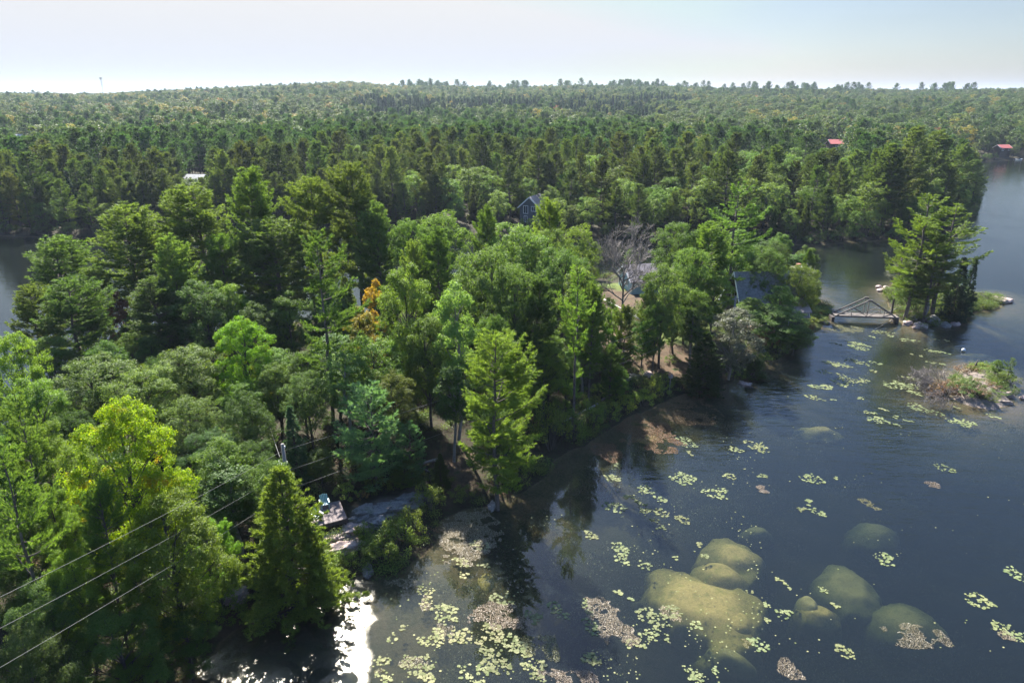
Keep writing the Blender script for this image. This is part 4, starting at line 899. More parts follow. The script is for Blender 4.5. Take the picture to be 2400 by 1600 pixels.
for (a, b, k, r, h, lab) in [(2215,912,'shrub',1.9,1.5,'olive bush at the near side of the tiny islet'),(2165,902,'shrub_rust',1.8,1.4,'dry brown scrub reaching left of the islet over the water'),(2148,912,'shrub_rust',1.4,1.0,'outermost dry scrub tip of the islet'),(2185,905,'shrub_rust',1.7,1.5,'rusty dead-looking bush beside the fallen branches'),(2240,905,'shrub_rust',1.5,1.0,'brown heath between the islet rocks'),
    (2316,884,'shrub_bright',1.4,1.3,'bright green bush at the outer end of the islet'),(2306,868,'shrub_bright',1.4,.7,'green grassy hump on the islet crest'),(2250,850,'shrub_bright',1.7,.7,'low green mat along the back of the islet'),
    (2222,856,'shrub_rust',1.7,.9,'reddish low growth at the back tip of the islet'),(2285,872,'shrub_bright',1.3,.6,'moss-green cushion in the middle of the islet'),(2318,908,'shrub',1.0,1.3,'dark green bush by the sunlit islet rock'),
    (2275,918,'shrub_bright',1.2,.45,'yellow-green moss patch on the near slab'),(2300,890,'shrub',1.1,.5,'thin heather patch on the islet top'),(2195,880,'shrub',1.0,1.2,'small green bush by the old stump'),(2262,888,'shrub_rust',1.7,.8,'brown twiggy growth on the islet slab'),(2290,905,'shrub_bright',1.2,.5,'green tuft beside the striated slab'),
    (2232,895,'shrub',1.6,1.5,'dark olive bush in the hollow of the islet'),(2272,858,'shrub_bright',1.5,.6,'green strip along the back edge of the islet'),(2250,910,'shrub',1.2,.9,'low bush where slab meets the hollow')]:
    q = PG(a, b); plant(k, q.x, q.y, h * 1.15, r * 1.1, lab, gi)
q = PG(2284, 866); plant('maple', q.x, q.y, 2.6, .8, 'little rounded sapling on the islet', 'saplings on the tiny islet')
q = PG(2312, 876); plant('pine_open', q.x, q.y, 3.4, 1.0, 'little wind-bent pine at the outer end of the islet', 'saplings on the tiny islet')
q = PG(2236, 850); e = empty('stump', (q.x, q.y, q.z), 0, 'dark jagged stump standing at the back of the islet', 'stump'); b = MB(); b.tube([(0,0,-.1),(.1,0,.7),(.35,.1,1.5)], [.22,.14,.03], 7); b.tube([(-.5,.1,.1),(0,0,.4)], [.06,.1], 6); b.build('stump_wood', M['wood_dark'], e, True)
for k, (a, b, s, rz, lab) in enumerate([(2188,892,1.05,-.9,'tangle of dead grey branches reaching from the islet over the water'),(2188,918,.8,-.2,'lower dead branches trailing into the water off the islet'),(2175,884,.7,-1.3,'fine reddish twigs at the tip of the islet deadfall')]):
    q = P(a, b, .35); e = empty('dead_branches', (q.x, q.y, .45), rz, lab, 'dead branches', 'deadfall beside the islet'); e.rotation_euler = (0, math.radians(-78), rz + .6); e.scale = (s,) * 3; link('branches', DEADB, e)
q = P(2213, 805, .1); e = empty('mooring_buoy', (q.x, q.y, 0), 0, 'small round white mooring buoy floating in open water', 'buoy')
b = MB(); prof = [(-.05,.12),(.02,.24),(.16,.30),(.30,.27),(.42,.14),(.46,.05)]; b.tube([(0,0,z) for z, r in prof], [r for z, r in prof], 12); b.build('float', M['plastic_white'], e, True)
b = MB(); b.tube([(0,0,.45),(0,0,.56)], .03, 6); b.build('shackle', M['steel'], e)

# far dock with boats
q = P(2318, 366); e = empty('dock', (q.x, q.y, 0), .1, 'small pale dock on the distant shore below the red-roofed cottage', 'dock'); b = MB(); b.box(-4, 4, -1, 1.5, .4, .55); b.build('dock_boards', M['wood_grey'], e)
for sx_ in (-3.8, 3.8): c_ = MB(); c_.box(sx_-.1, sx_+.1, -.9, -.7, -1.5, .395); c_.build('post', M['wood_dark'], e)
q = P(2334, 367.5); e = empty('motorboat', (q.x, q.y - 1.5, 0), .2, 'white motorboat moored at the distant dock', 'boat')
b = MB(); b.add([(-2.4,-.8,.5),(1.2,-.9,.6),(2.8,0,.8),(1.2,.9,.6),(-2.4,.8,.5),(-2.3,-.5,-.2),(1.0,-.5,-.2),(2.2,0,-.1),(1.0,.5,-.2),(-2.3,.5,-.2)], [(0,1,6,5),(1,2,7,6),(2,3,8,7),(3,4,9,8),(4,0,5,9),(5,6,7,8,9),(4,3,2,1,0)]); b.build('hull', M['trim_white'], e)
b = MB(); b.box(-.6, .6, -.6, .6, .55, 1.2); b.build('cabin', M['glass'], e)
b = MB(); b.box(-2.75, -2.42, -.2, .2, -.2, 1.0); b.build('outboard', M['wood_dark'], e)

# lattice mast on the horizon
dm = 1150.; xm = (247 - 1176) / 1568 * (dm * FW[1] + 11); zb = gz(xm, dm); zt = top_z(239, 179, dm)
mt = empty('radio_mast', (xm, dm, zb), .4, 'thin lattice radio mast standing on the horizon', 'mast'); Hm = zt - zb
b = MB()
for k in range(3):
    a = k * 2.094; b.bar((1.9 * math.cos(a), 1.9 * math.sin(a), 0), (.7 * math.cos(a), .7 * math.sin(a), Hm), .22, .22)
b.build('mast_leg', M['steel'], mt)
b = MB(); nseg = 14
for s in range(nseg):
    for k in range(3):
        a = k * 2.094; c2 = (k + 1) * 2.094; r0 = 1.9 - 1.2 * s / nseg; r1 = 1.9 - 1.2 * (s + 1) / nseg
        b.bar((r0 * math.cos(a), r0 * math.sin(a), Hm * s / nseg), (r1 * math.cos(c2), r1 * math.sin(c2), Hm * (s + 1) / nseg), .13, .13)
b.build('bracing', M['steel'], mt)
b = MB(); b.tube([(0,0,Hm), (0,0,Hm+.3)], 2.0, 8); 
for k in range(3): a = k * 2.094 + .5; b.box(1.7*math.cos(a)-.35, 1.7*math.cos(a)+.35, 1.7*math.sin(a)-.35, 1.7*math.sin(a)+.35, Hm - 2.2, Hm - .01)
b.build('antenna', M['metal_white'], mt)

# ------------------------------------------------------------------ power poles and cables
pb = PG(672, 1200); Hp = top_z(645, 1019, pb.y) - pb.z
def pole(loc, H, label):
    e = empty('utility_pole', loc, .2, label, 'utility pole', 'poles carrying the power cables')
    b = MB(); b.tube([(0,0,-.5),(0,0,H)], [.19,.13], 10); b.build('pole', M['bark_grey'], e, True); return e
e1 = pole((pb.x, pb.y, pb.z), Hp, 'weathered power pole with transformer rising behind the shore cedar')
tfm = MB(); tfm.tube([(-.42,-.1,Hp-2.75),(-.42,-.1,Hp-2.68),(-.42,-.1,Hp-1.78),(-.42,-.1,Hp-1.7)], [.2,.27,.27,.2], 14); to = tfm.build('transformer', M['steel'], e1, True)
b = MB(); b.tube([(-.42,-.1,Hp-1.7),(-.42,-.1,Hp-1.4)], [.06,.03], 7); b.tube([(-.32,-.2,Hp-1.7),(-.32,-.2,Hp-1.48)], [.05,.03], 7); b.build('bushing', M['plastic_white'], to)
b = MB(); b.bar((-.4,-.08,Hp-2.2),(0,0,Hp-2.2), .08, .08); b.build('bracket', M['steel'], e1)
for zz, xo in ((Hp - .35, .16), (Hp - 1.75, .2), (Hp - 2.9, .5)):
    b = MB(); b.tube([(.0, 0, zz), (xo, 0, zz)], .035, 6); b.tube([(xo, 0, zz), (xo, 0, zz + .16)], [.05, .035], 8); b.build('insulator', M['plastic_white'], e1)
p2 = PG(1676, 800); Hp2 = top_z(1669, 680, p2.y) - p2.z
e2 = pole((p2.x, p2.y, p2.z), Hp2, 'grey power pole half hidden in trees beside the lodge'); b = MB(); b.bar((-.5,0,Hp2-.4),(.5,0,Hp2-.4), .1, .12); b.build('crossarm', M['wood_grey'], e2)
def cable(a, c, sag, label, r=.012, n_=28):
    b = MB(); pts = []
    for k in range(n_ + 1):
        t = k / n_; q = a.lerp(c, t); q.z -= sag * 4 * t * (1 - t); pts.append(q)
    b.tube(pts, r, 5); o = b.build('power_cable', M['cable'], None, True); return tag(o, label, 'cable', 'power cables')
def atp(px, py, ydist):
    d = ray(px, py); t = ydist / d[1]; return Vector((d[0] * t, ydist, CAM_H + d[2] * t))
W1 = atp(647, 1036, pb.y); W2 = atp(657, 1082, pb.y); W3 = atp(682, 1117, pb.y)
for (wp, lp, hz, lab) in ((W1, (0, 1362), None, 'uppermost power cable running from the pole to the lower picture edge'), (W2, (0, 1434), None, 'middle power cable running from the pole to the lower picture edge'), (W3, (0, 1524), None, 'lowest power cable running from the pole to the lower picture edge')):
    q = P(lp[0], lp[1], wp.z + 8.0); q = wp + (q - wp) * 1.25; cable(wp, q, .25, lab, .0085)
r1 = Vector((p2.x, p2.y, p2.z + Hp2))
cable(W1, r1 + Vector((0, 0, -.3)), .35, 'uppermost power cable from the pole towards the lodge')
cable(W2, r1 + Vector((-.5, 0, -1.9)), .4, 'middle power cable from the pole towards the lodge')
cable(W3, r1 + Vector((.4, 0, -2.7)), .5, 'lowest power cable from the pole towards the lodge')
cable(atp(643, 1050, pb.y), P(604, 930, 5.0), .15, 'short twisted service cable climbing from the transformer into the trees', .022)
cable(r1 + Vector((0, 0, -.6)), PG(1752, 742, 4.0), .3, 'service cable dropping from the second pole to the lodge')

# ------------------------------------------------------------------ shore deck with two chairs, rocks, steps
p0 = PG(742, 1196); dk2 = empty('wooden_platform', (p0.x, p0.y, p0.z), math.radians(26), 'weathered square wooden platform on the shore rocks holding two chairs', 'platform')
b = MB()
for k in range(15): b.box(-1.75 + k * .235, -1.75 + k * .235 + .22, -1.45, 1.45, .62, .67)
b.build('deck_boards', M['wood_deck'], dk2)
b = MB(); b.box(-1.78, 1.78, -1.50, -1.453, .30, .655); b.box(-1.78, 1.78, 1.453, 1.50, .30, .655); b.build('rim_joist', M['wood_dark'], dk2)
for sx_ in (-1.6, 1.6):
    for sy_ in (-1.3, 1.3): q = MB(); q.box(sx_-.07, sx_+.07, sy_-.07, sy_+.07, -.6, .615); q.build('post', M['wood_dark'], dk2)
keepout(p0.x, p0.y, 2.3)
def chair(loc, rz, mat, label):
    e = empty('garden_chair', loc, rz, label, 'chair', 'chairs on the shore platform')
    b = MB(); b.box(-.26, .26, -.25, .27, .36, .40); b.build('seat', M[mat], e)
    b = MB()
    for k in range(5): 
        x = -.24 + k * .12; hgt = .58 + .10 * (1 - abs(k - 2) / 2); b.bar((x, -.24, .40), (x * 1.15, -.46, .40 + hgt), .1, .03, (0, 1, 0))
    b.build('backrest', M[mat], e)
    for s in (-1, 1):
        b = MB(); b.bar((s*.34, -.38, .60), (s*.34, .32, .60), .12, .035); b.build('armrest', M[mat], e)
        b = MB(); b.bar((s*.30, .26, 0), (s*.32, .24, .58), .06, .06); b.build('leg', M[mat], e)
        b = MB(); b.bar((s*.29, -.42, 0), (s*.29, .20, .37), .06, .06); b.build('leg', M[mat], e)
    return e
q = PG(748, 1176); chair((q.x, q.y, p0.z + .675), math.radians(205), 'plastic_teal', 'teal plastic garden chair in the middle of the shore platform')
q = PG(738, 1205); chair((q.x - .1, q.y - .35, p0.z + .675), math.radians(230), 'plastic_pale', 'pale green garden chair at the cedar side of the shore platform')
for k, (a, b_, sx_, sy_, h, mt2, lab) in enumerate([(900,1168,2.1,.7,.6,'granite','long grey rock ledge with lichen above the shore bushes'),(850,1182,1.6,.9,.6,'granite','grey rock hump next to the wooden platform'),(868,1205,.7,.6,.7,'granite','smooth slate-grey boulder below the ledge'),
    (815,1215,1.1,.7,.35,'granite_pink','pinkish rock shelf touching the platform corner'),(790,1260,1.3,.6,.45,'granite_pink','pink-grey rock slab near the waterline under the platform'),(765,1235,.9,.6,.3,'granite_pink','broken pink rocks below the platform edge'),
    (940,1150,1.3,.8,.5,'granite','outer end rock of the grey ledge'),(540,1375,.75,.6,.6,'granite_pink','orange-pink boulder on the bank left of the shore cedar'),(845,1312,.7,.4,.3,'granite','dark wet rock at the waterline by the glare'),
    (1455,868,.7,.5,.5,'granite','grey stone on the cleared slope by the fallen log'),(1490,862,.6,.5,.45,'granite_pink','pale stone on the cleared slope'),(1130,1165,.6,.4,.35,'granite','small dark rock at the foot of the central pine'),
    (1710,885,.9,.6,.4,'granite_pink','pink shore rock below the dark dense cedar'),(1735,860,.8,.5,.4,'granite','grey shore rock under the willow')]):
    q = PG(a, b_); put_rock('boulder', (q.x, q.y, q.z + h * .15), sx_, sy_, h, 60 + k, mt2, lab, 'boulder', 'rocks on the near shore', rz=.35 if k < 7 else k, sub=5 if k < 7 else 4, flat=.75, rough=.42, freq=1.9, crag=.7)
q = PG(1537, 905); e = empty('birdhouse', (q.x, q.y, q.z), .3, 'grey birdhouse on a thin post at the water edge', 'birdhouse'); hb_ = top_z(1538, 858, q.y) - q.z
b = MB(); b.tube([(0,0,-.3),(0,0,hb_-.5)], .05, 6); b.build('post', M['wood_grey'], e)
b = MB(); b.add([(-.2,-.2,hb_-.55),(.2,-.2,hb_-.55),(.2,.2,hb_-.55),(-.2,.2,hb_-.55),(-.2,-.2,hb_-.1),(.2,-.2,hb_-.1),(.2,.2,hb_-.1),(-.2,.2,hb_-.1),(0,-.2,hb_+.1),(0,.2,hb_+.1)], [(0,3,2,1),(0,1,5,8,4),(1,2,6,5),(2,3,7,9,6),(3,0,4,7)]); b.build('box', M['wood_grey'], e)
b = MB(); b.bar((-.14,0,hb_+.03),(-.145,0,hb_+.03),.01,.01); b.add([(-.27,-.26,hb_-.14),(0,-.26,hb_+.13),(0,.26,hb_+.13),(-.27,.26,hb_-.14),(.27,-.26,hb_-.14),(.27,.26,hb_-.14)], [(0,1,2,3),(1,4,5,2)]); b.build('lid', M['wood_brown'], e)

# ------------------------------------------------------------------ shore bushes of the point
gs = 'bushes along the near shore'
for (a, b, k, r, h, lab) in [(905,1275,'shrub',2.0,3.0,'big olive willow bush over the water below the grey ledge'),(875,1290,'shrub',1.5,2.2,'green bush at the edge of the sunlit glare'),(940,1235,'shrub',1.6,2.6,'tall shore bush between ledge and tan weed bed'),
    (985,1175,'shrub',1.6,2.6,'green bush left of the tan weed bed'),(975,1120,'shrub',1.4,1.8,'bush with dry stems above the grey ledge'),(790,1300,'shrub_bright',1.3,1.3,'golden-green bush beside the large shore cedar'),(760,1290,'shrub_bright',1.0,.9,'low yellow bush touching the shore cedar'),
    (835,1235,'shrub_bright',.9,1.3,'tall yellow-green weeds in front of the platform corner'),(850,1260,'shrub',1.0,1.1,'leafy weeds below the platform rocks'),(720,1300,'shrub',.9,1.0,'green bush against the platform and cedar'),(800,1150,'shrub',1.2,1.6,'dark green bush behind the wooden platform'),
    (870,1130,'shrub',1.4,1.6,'soft green bush beneath the blue-green young pine'),(920,1120,'shrub',1.3,1.7,'dark bush behind the grey ledge'),(833,1145,'shrub_rust',.6,.7,'small golden dry bush by the platform'),(1060,1150,'shrub',1.3,1.4,'dark bush at the foot of the central pine'),
    (1190,1110,'shrub',1.6,2.2,'dark leafy bush on the waterside of the central pine'),(1265,1030,'shrub',2.0,4.2,'tall dark bush behind the mirror-calm water'),(1310,1010,'shrub',1.7,2.8,'deep green bush along the calm bank'),(1350,985,'shrub',1.7,2.8,'rounded dark green bush on the bank'),
    (1395,965,'shrub',1.5,2.0,'mid-green bush before the bright one'),(1430,945,'shrub_bright',1.5,1.6,'light green bush near the birdhouse'),(1475,930,'shrub_bright',1.4,1.5,'glowing yellow-green bush near the birdhouse'),(1502,915,'shrub',1.2,2.6,'upright dark bush inside the yellow-green thicket'),
    (1525,905,'shrub_bright',1.1,1.3,'bright bush touching the birdhouse post'),(1565,895,'shrub',1.4,1.4,'grey-green bush right of the birdhouse'),(1530,880,'shrub',1.3,1.1,'low bush behind the birdhouse'),(1600,893,'shrub',1.2,1.2,'bush at the foot of the dark shore cedar'),
    (1690,868,'shrub',1.3,1.4,'bush on the bank below the willow'),(1745,840,'shrub',1.4,1.8,'dark bush under the timber deck'),(1785,815,'shrub',1.6,2.2,'leafy bush over the water below the rounded maple'),(1825,785,'shrub',1.5,2.0,'hanging bush on the shaded bank'),(1855,765,'shrub_rust',1.3,1.5,'brownish bush at the waterline near the footbridge'),
    (1880,742,'shrub_bright',1.4,.9,'yellow-green bank growth by the footbridge'),(1900,722,'shrub_bright',1.1,.6,'low golden grass clump at the mainland bridge end'),(1862,722,'shrub',1.2,1.5,'green bush between maple and grassy bank'),
    (530,1350,'shrub_bright',1.1,1.5,'yellow weeds in the gap left of the shore cedar'),(505,1400,'shrub_bright',1.2,1.1,'green-gold bush at the bank gap'),(560,1415,'shrub',1.3,1.3,'bush above the milky reflecting water'),(500,1440,'shrub',1.4,1.4,'dark bush where the bank meets the milky water'),
    (600,1420,'shrub',1.2,1.0,'low growth at the foot of the shore cedar'),(430,1500,'shrub',1.6,2.0,'shaded bush over the bank at the lower corner'),(330,1540,'shrub',1.7,2.0,'undergrowth bush in the lower corner'),(1420,895,'shrub',1.2,1.0,'small bush beside the thick fallen log'),(1380,905,'shrub_bright',1.2,1.0,'fern-green bush on the cleared slope'),
    (1330,930,'shrub',1.3,1.3,'bush at the foot of the long-trunked pine'),(1290,950,'shrub',1.4,1.5,'bush in the dim wood edge'),(1365,855,'shrub_bright',1.2,1.0,'sunlit ferny bush under the thin pines'),(1450,830,'shrub',1.1,1.0,'small bush by the dark oak trunk'),(1545,835,'shrub',1.0,1.1,'small round bush on the lawn slope')]:
    q = PG(a, b); f_ = 1.25 if a > 1150 else 1.1; plant(k, q.x, q.y, h * f_, r * f_, lab, gs, keep=False, tint=(1.35, 1.3, 1.0))  # leaf tint raised to stand in for sunlight the shore trees block

# ------------------------------------------------------------------ filling trees of the point where the photograph shows closed canopy
def clear(x, y, r, lst=None):
    for (a, b, c) in (lst or TAKEN):
        if (a - x) ** 2 + (b - y) ** 2 < (r + c * .45) ** 2: return False
    return True
def topix(x, y, z):
    v = (x, y, z - CAM_H); dep = v[1] * FW[1] + v[2] * FW[2]
    return 1176 + 1568 * x / dep, 784 - 1568 * (v[1] * UP[1] + v[2] * UP[2]) / dep
inpoly = lambda x, y, pl: float(poly_sd(np.array([x]), np.array([y]), pl)[0])
OPEN_ = PP([(1270,760),(1360,690),(1380,655),(1640,655),(1650,800),(1700,880),(1400,960),(1290,960)])
OPEN2 = PP([(640,1085),(1090,975),(1120,1180),(800,1320),(690,1300)])
rg = random.Random(12); nf = 0
for _ in range(6000):
    if nf >= 135: break
    x = rg.uniform(-75, 62); y = rg.uniform(30, 132)
    if inpoly(x, y, MAIN) < 2.5 or inpoly(x, y, OPEN_) > -1 or inpoly(x, y, OPEN2) > -1: continue
    a, b = topix(x, y, 0)
    if a < -150 or a > 1850 or b > 1500: continue
    if not clear(x, y, .9): continue
    k = rg.choice(['oak', 'maple', 'oak', 'slender', 'cedar']); h = rg.uniform(5.5, 9.5)
    side = 'west of the power pole' if a < 640 else ('between the power pole and the central pine' if a < 1140 else 'east of the central pine')
    hl = min(HERO, key=lambda t_: (t_[0] - x) ** 2 + (t_[1] - y) ** 2)[2].split(',')[0].split(); hl = hl[:11]
    while hl[-1] in ('the', 'a', 'with', 'and', 'of', 'in', 'by', 'to', 'its', 'at', 'on', 'beside', 'above', 'over', 'under', 'below', 'from', 'behind', 'left', 'right', 'dark', 'blue', 'white'): hl.pop()
    plant(k, x, y, h, h * .27, f'low {KINDN[k][1].split()[0]} beside the ' + ' '.join(hl), f'understorey {KINDN[k][1]}s {side}', tint=(.85, .92, .85)); nf += 1

# ------------------------------------------------------------------ far bank: the trees that show largest, each on its own
rg = random.Random(77)
GX, GY = [], []
cand = []
def sp_at(a, d, sn, r):
    """kind of tree at picture column a, distance d, distance from shore sn"""
    if d < 470:
        if a > 1250:
            if sn < 14: return 'oak_mid' if r < .45 else ('cedar_mid' if r < .7 else ('pine_mid' if r < .85 else 'maple_mid'))
            return 'pine_mid' if r < .40 else ('oak_mid' if r < .74 else ('maple_mid' if r < .93 else 'cedar_mid'))
        if a > 900 and sn < 35: return 'oak_mid' if r < .45 else ('pine_mid' if r < .75 else 'cedar_mid')
        return 'pine_mid' if r < .80 else ('spruce_mid' if r < .86 else ('oak_mid' if r < .96 else 'maple_mid'))
    return None
xs = []
for _ in range(60000):
    d = math.sqrt(rg.uniform(150 ** 2, 300 ** 2)); th = math.radians(rg.uniform(-40, 40)); x, y = d * math.sin(th), d * math.cos(th); xs.append((x, y, d))
XA = np.array([q[0] for q in xs]); YA = np.array([q[1] for q in xs]); SN = poly_sd(XA, YA, NORTH); HG = ground_h(XA, YA)
order = sorted(range(len(xs)), key=lambda i: xs[i][2]); cells = {}; placed = 0
far_group = {}
TK = [t for t in TAKEN if t[1] > 140]
def cell_ok(x, y, r):
    cx, cy = int(x // 6), int(y // 6)
    for i in range(cx - 1, cx + 2):
        for j in range(cy - 1, cy + 2):
            for (a, b, c) in cells.get((i, j), ()):
                if (a - x) ** 2 + (b - y) ** 2 < (min(r, c)) ** 2: return False
    cells.setdefault((cx, cy), []).append((x, y, r)); return True
for i in rg.sample(range(len(xs)), len(xs)):
    x, y, d = xs[i]; sn = SN[i]
    if sn < 1.8 or HG[i] < .1: continue
    if not clear(x, y, 1.0, TK): continue
    if not cell_ok(x, y, 3.9 if sn < 8 else 5.3): continue
    a, _b = topix(x, y, 15)
    if a < -60 or a > 2420: continue
    cand.append((d, x, y, sn, a))
cand.sort()
COUNT = {}; LIMIT = {'pine tree': 215, 'oak tree': 140, 'maple tree': 90, 'cedar tree': 80, 'spruce tree': 60}
REST = []
for (d, x, y, sn, a) in cand:
    r = rg.random(); k = sp_at(a, d, sn, r); cat = KINDN[k][1]
    h = {'pine_mid': rg.uniform(14, 20.5), 'oak_mid': rg.uniform(9.5, 14), 'maple_mid': rg.uniform(9.5, 14.5), 'cedar_mid': rg.uniform(8, 13), 'spruce_mid': rg.uniform(11, 17)}[k]
    if sn < 6: h *= .72
    if COUNT.get(cat, 0) >= LIMIT[cat]: REST.append((x, y, h, k)); continue
    COUNT[cat] = COUNT.get(cat, 0) + 1
    tall = h / ({'pine_mid': 17.2}.get(k, 11.8 if k != 'spruce_mid' else 14) * (.72 if sn < 6 else 1)); sw = 'tall' if tall > 1.06 else ('low' if tall < .93 else 'middling')
    where = 'across the western cove' if a < 520 else ('behind the tall peninsula pines' if a < 1000 else ('around the slate-blue house' if a < 1340 else ('north of the cottage and lodge' if a < 1830 else 'on the wooded headland past the footbridge')))
    edge = 'at the waterline' if sn < 8 else ('in the front ranks' if d < 235 else 'in the rear ranks')
    cn = cat.split()[0]
    tint = (1, 1, 1)
    if k == 'oak_mid': tint = (1.22, 1.22, 1.0) if a > 900 else (.8, .85, .8)
    if k in ('cedar_mid', 'spruce_mid'): tint = (.75, .8, .8)
    if k == 'maple_mid': tint = (.95, .95, .8)
    if k == 'pine_mid': v = rg.uniform(.5, .95); tint = (v * rg.uniform(.95, 1.15), v, v * .95)
    shade = {'pine_mid': 'dark' if tint[1] < .64 else ('yellow-green' if tint[1] > .82 else 'mid-green'), 'oak_mid': 'grey-green', 'maple_mid': 'light green'}.get(k, 'blackish green')
    plant(k, x, y, h, None, f'{sw} {shade} {cn} {edge} {where}', f'{sw} {shade} {cn} trees {edge} {where}', tint=tint, keep=False)
TIP = [(2238,352,455,60),(2215,330,470,70),(2160,300,480,110),(2110,290,500,100),(2180,380,520,90),(2245,400,470,50),(2050,330,520,80)]
for k_, (tx, ty, by, wd) in enumerate(TIP):
    tree('pine_mid' if k_ != 5 else 'oak_mid', tx, ty, by, wd, ['outermost pine leaning over open water at the headland tip', 'tall pine just inside the headland tip', 'broad-crowned pine topping the headland', 'highest pine of the headland', 'pine on the headland flank above the island',
        'overhanging oak at the headland tip', 'pine on the shoulder of the headland'][k_], 'large trees of the headland')
# bushes overhanging the far waterline
rg2 = random.Random(3); bl = [(a, b) for a, b in north_px if -60 <= a <= 2360]; nb2 = 0
for k_ in range(len(bl) - 1):
    (a0, b0), (a1, b1) = bl[k_], bl[k_ + 1]
    if a0 > 2250: continue
    q0, q1 = P(a0, b0), P(a1, b1); st = max(1, int((q1 - q0).length / 3.4))
    for s in range(st):
        q = q0.lerp(q1, (s + rg2.random()) / st); a_ = a0 + (a1 - a0) * s / st
        if 260 < a_ < 1380: continue
        seg = 'western cove' if a_ < 500 else ('channel' if a_ < 2040 else 'headland')
        plant('shrub', q.x + rg2.uniform(-.6, .6), q.y + rg2.uniform(.3, 1.6), rg2.uniform(2.0, 4.2), rg2.uniform(1.8, 3.0), f'overhanging shrub at the far waterline of the {seg}', f'waterline shrubs of the {seg}', tint=(.75, .85, .85), keep=False); nb2 += 1
q = PG(2300, 352); plant('red', q.x, q.y + 12, 8.5, 6.0, 'copper-leaved round tree by the distant shore', None, tint=(.55, .5, .9))

# ------------------------------------------------------------------ the forest beyond: one mass of trees nobody could count
fm = {}
def far_proto(key, gen, seeds, *a, **kw):
    res = []
    for s in seeds:
        tm, cm = gen(s, *a, **kw)
        # trunk and crown as one mesh with two materials
        nv = len(tm.vertices); tv = np.empty(nv * 3, np.float32); tm.vertices.foreach_get('co', tv); cv = np.empty(len(cm.vertices) * 3, np.float32); cm.vertices.foreach_get('co', cv)
        tf = np.empty(len(tm.polygons) * 4, np.int32); tm.polygons.foreach_get('vertices', tf); cf = np.empty(len(cm.polygons) * 4, np.int32); cm.polygons.foreach_get('vertices', cf)
        me = npmesh('forest_tree', np.vstack([tv.reshape(-1, 3), cv.reshape(-1, 3)]), np.vstack([tf.reshape(-1, 4), cf.reshape(-1, 4) + nv]), [tm.materials[0], cm.materials[0]], np.concatenate([np.zeros(len(tf) // 4), np.ones(len(cf) // 4)]))
        bpy.data.meshes.remove(tm); bpy.data.meshes.remove(cm)
        res.append(bpy.data.objects.new('forest_tree', me))
    fm[key] = res
M['far_pine'] = leaf_mat('far_pine', (.034, .080, .028), (.080, .142, .042), .4, .6, .25, 1.4)
M['far_oak'] = leaf_mat('far_oak', (.046, .086, .020), (.086, .132, .030), .40, .55, .3, 1.4)
M['far_maple'] = leaf_mat('far_maple', (.070, .114, .018), (.130, .172, .027), .42, .55, .3, 1.4)
M['far_gold'] = leaf_mat('far_gold', (.17, .16, .025), (.25, .21, .035), .4, .55, .3, 1.3)
M['far_rust'] = leaf_mat('far_rust', (.26, .11, .03), (.33, .17, .05), .4, .55, .3, 1.2)
far_proto('pine', gen_pine, [201, 202, 203], 19, 4.8, .28, 'far_pine', .45, k=6, blade=(.62, .17), irr=.42, dz=1.0, topf=.3)
far_proto('spruce', gen_cone, [204, 205], 17, 2.7, .06, 'spruce', n=230, k=5, droop=-.2, leaf=.45, blade=.55)
far_proto('oak', gen_broad, [206, 207], 15, 4.8, .2, 'far_oak', lobes=20, clumps=12, per=11, leaf=.60, cl_r=.6)
far_proto('maple', gen_broad, [208, 209], 15, 4.8, .2, 'far_maple', lobes=20, clumps=12, per=11, leaf=.60, cl_r=.6)
far_proto('gold', gen_broad, [210], 15, 4.8, .2, 'far_gold', lobes=20, clumps=10, per=8, leaf=.62, cl_r=.6)
far_proto('rust', gen_broad, [211], 14, 4.4, .2, 'far_rust', lobes=18, clumps=10, per=8, leaf=.62, cl_r=.6)
PL = [o for k in ('pine', 'spruce', 'oak', 'maple', 'gold', 'rust') for o in fm[k]]; IX = {'pine': (0, 3), 'spruce': (3, 5), 'oak': (5, 7), 'maple': (7, 9), 'gold': (9, 10), 'rust': (10, 11)}
rs = np.random.default_rng(8)
PTS = []; SC = []; ID = []; RT = []
def emit(x, y, z, s, k):
    h_ = {'pine': 19, 'spruce': 17}.get(k, 15) * s; s = s * see_past(x, y, h_) / h_
    if s < .15: return
    PTS.append((x, y, z)); SC.append((s * rs.uniform(.9, 1.12), s * rs.uniform(.9, 1.12), s)); a, b = IX[k]; ID.append(int(rs.integers(a, b))); RT.append(rs.uniform(0, 6.283))
for (x, y, h, k) in REST: kk = {'pine_mid': 'pine', 'oak_mid': 'oak', 'maple_mid': 'maple', 'cedar_mid': 'spruce', 'spruce_mid': 'spruce'}[k]; emit(x, y, gz(x, y), h / {'pine': 19, 'spruce': 17}.get(kk, 15), kk)
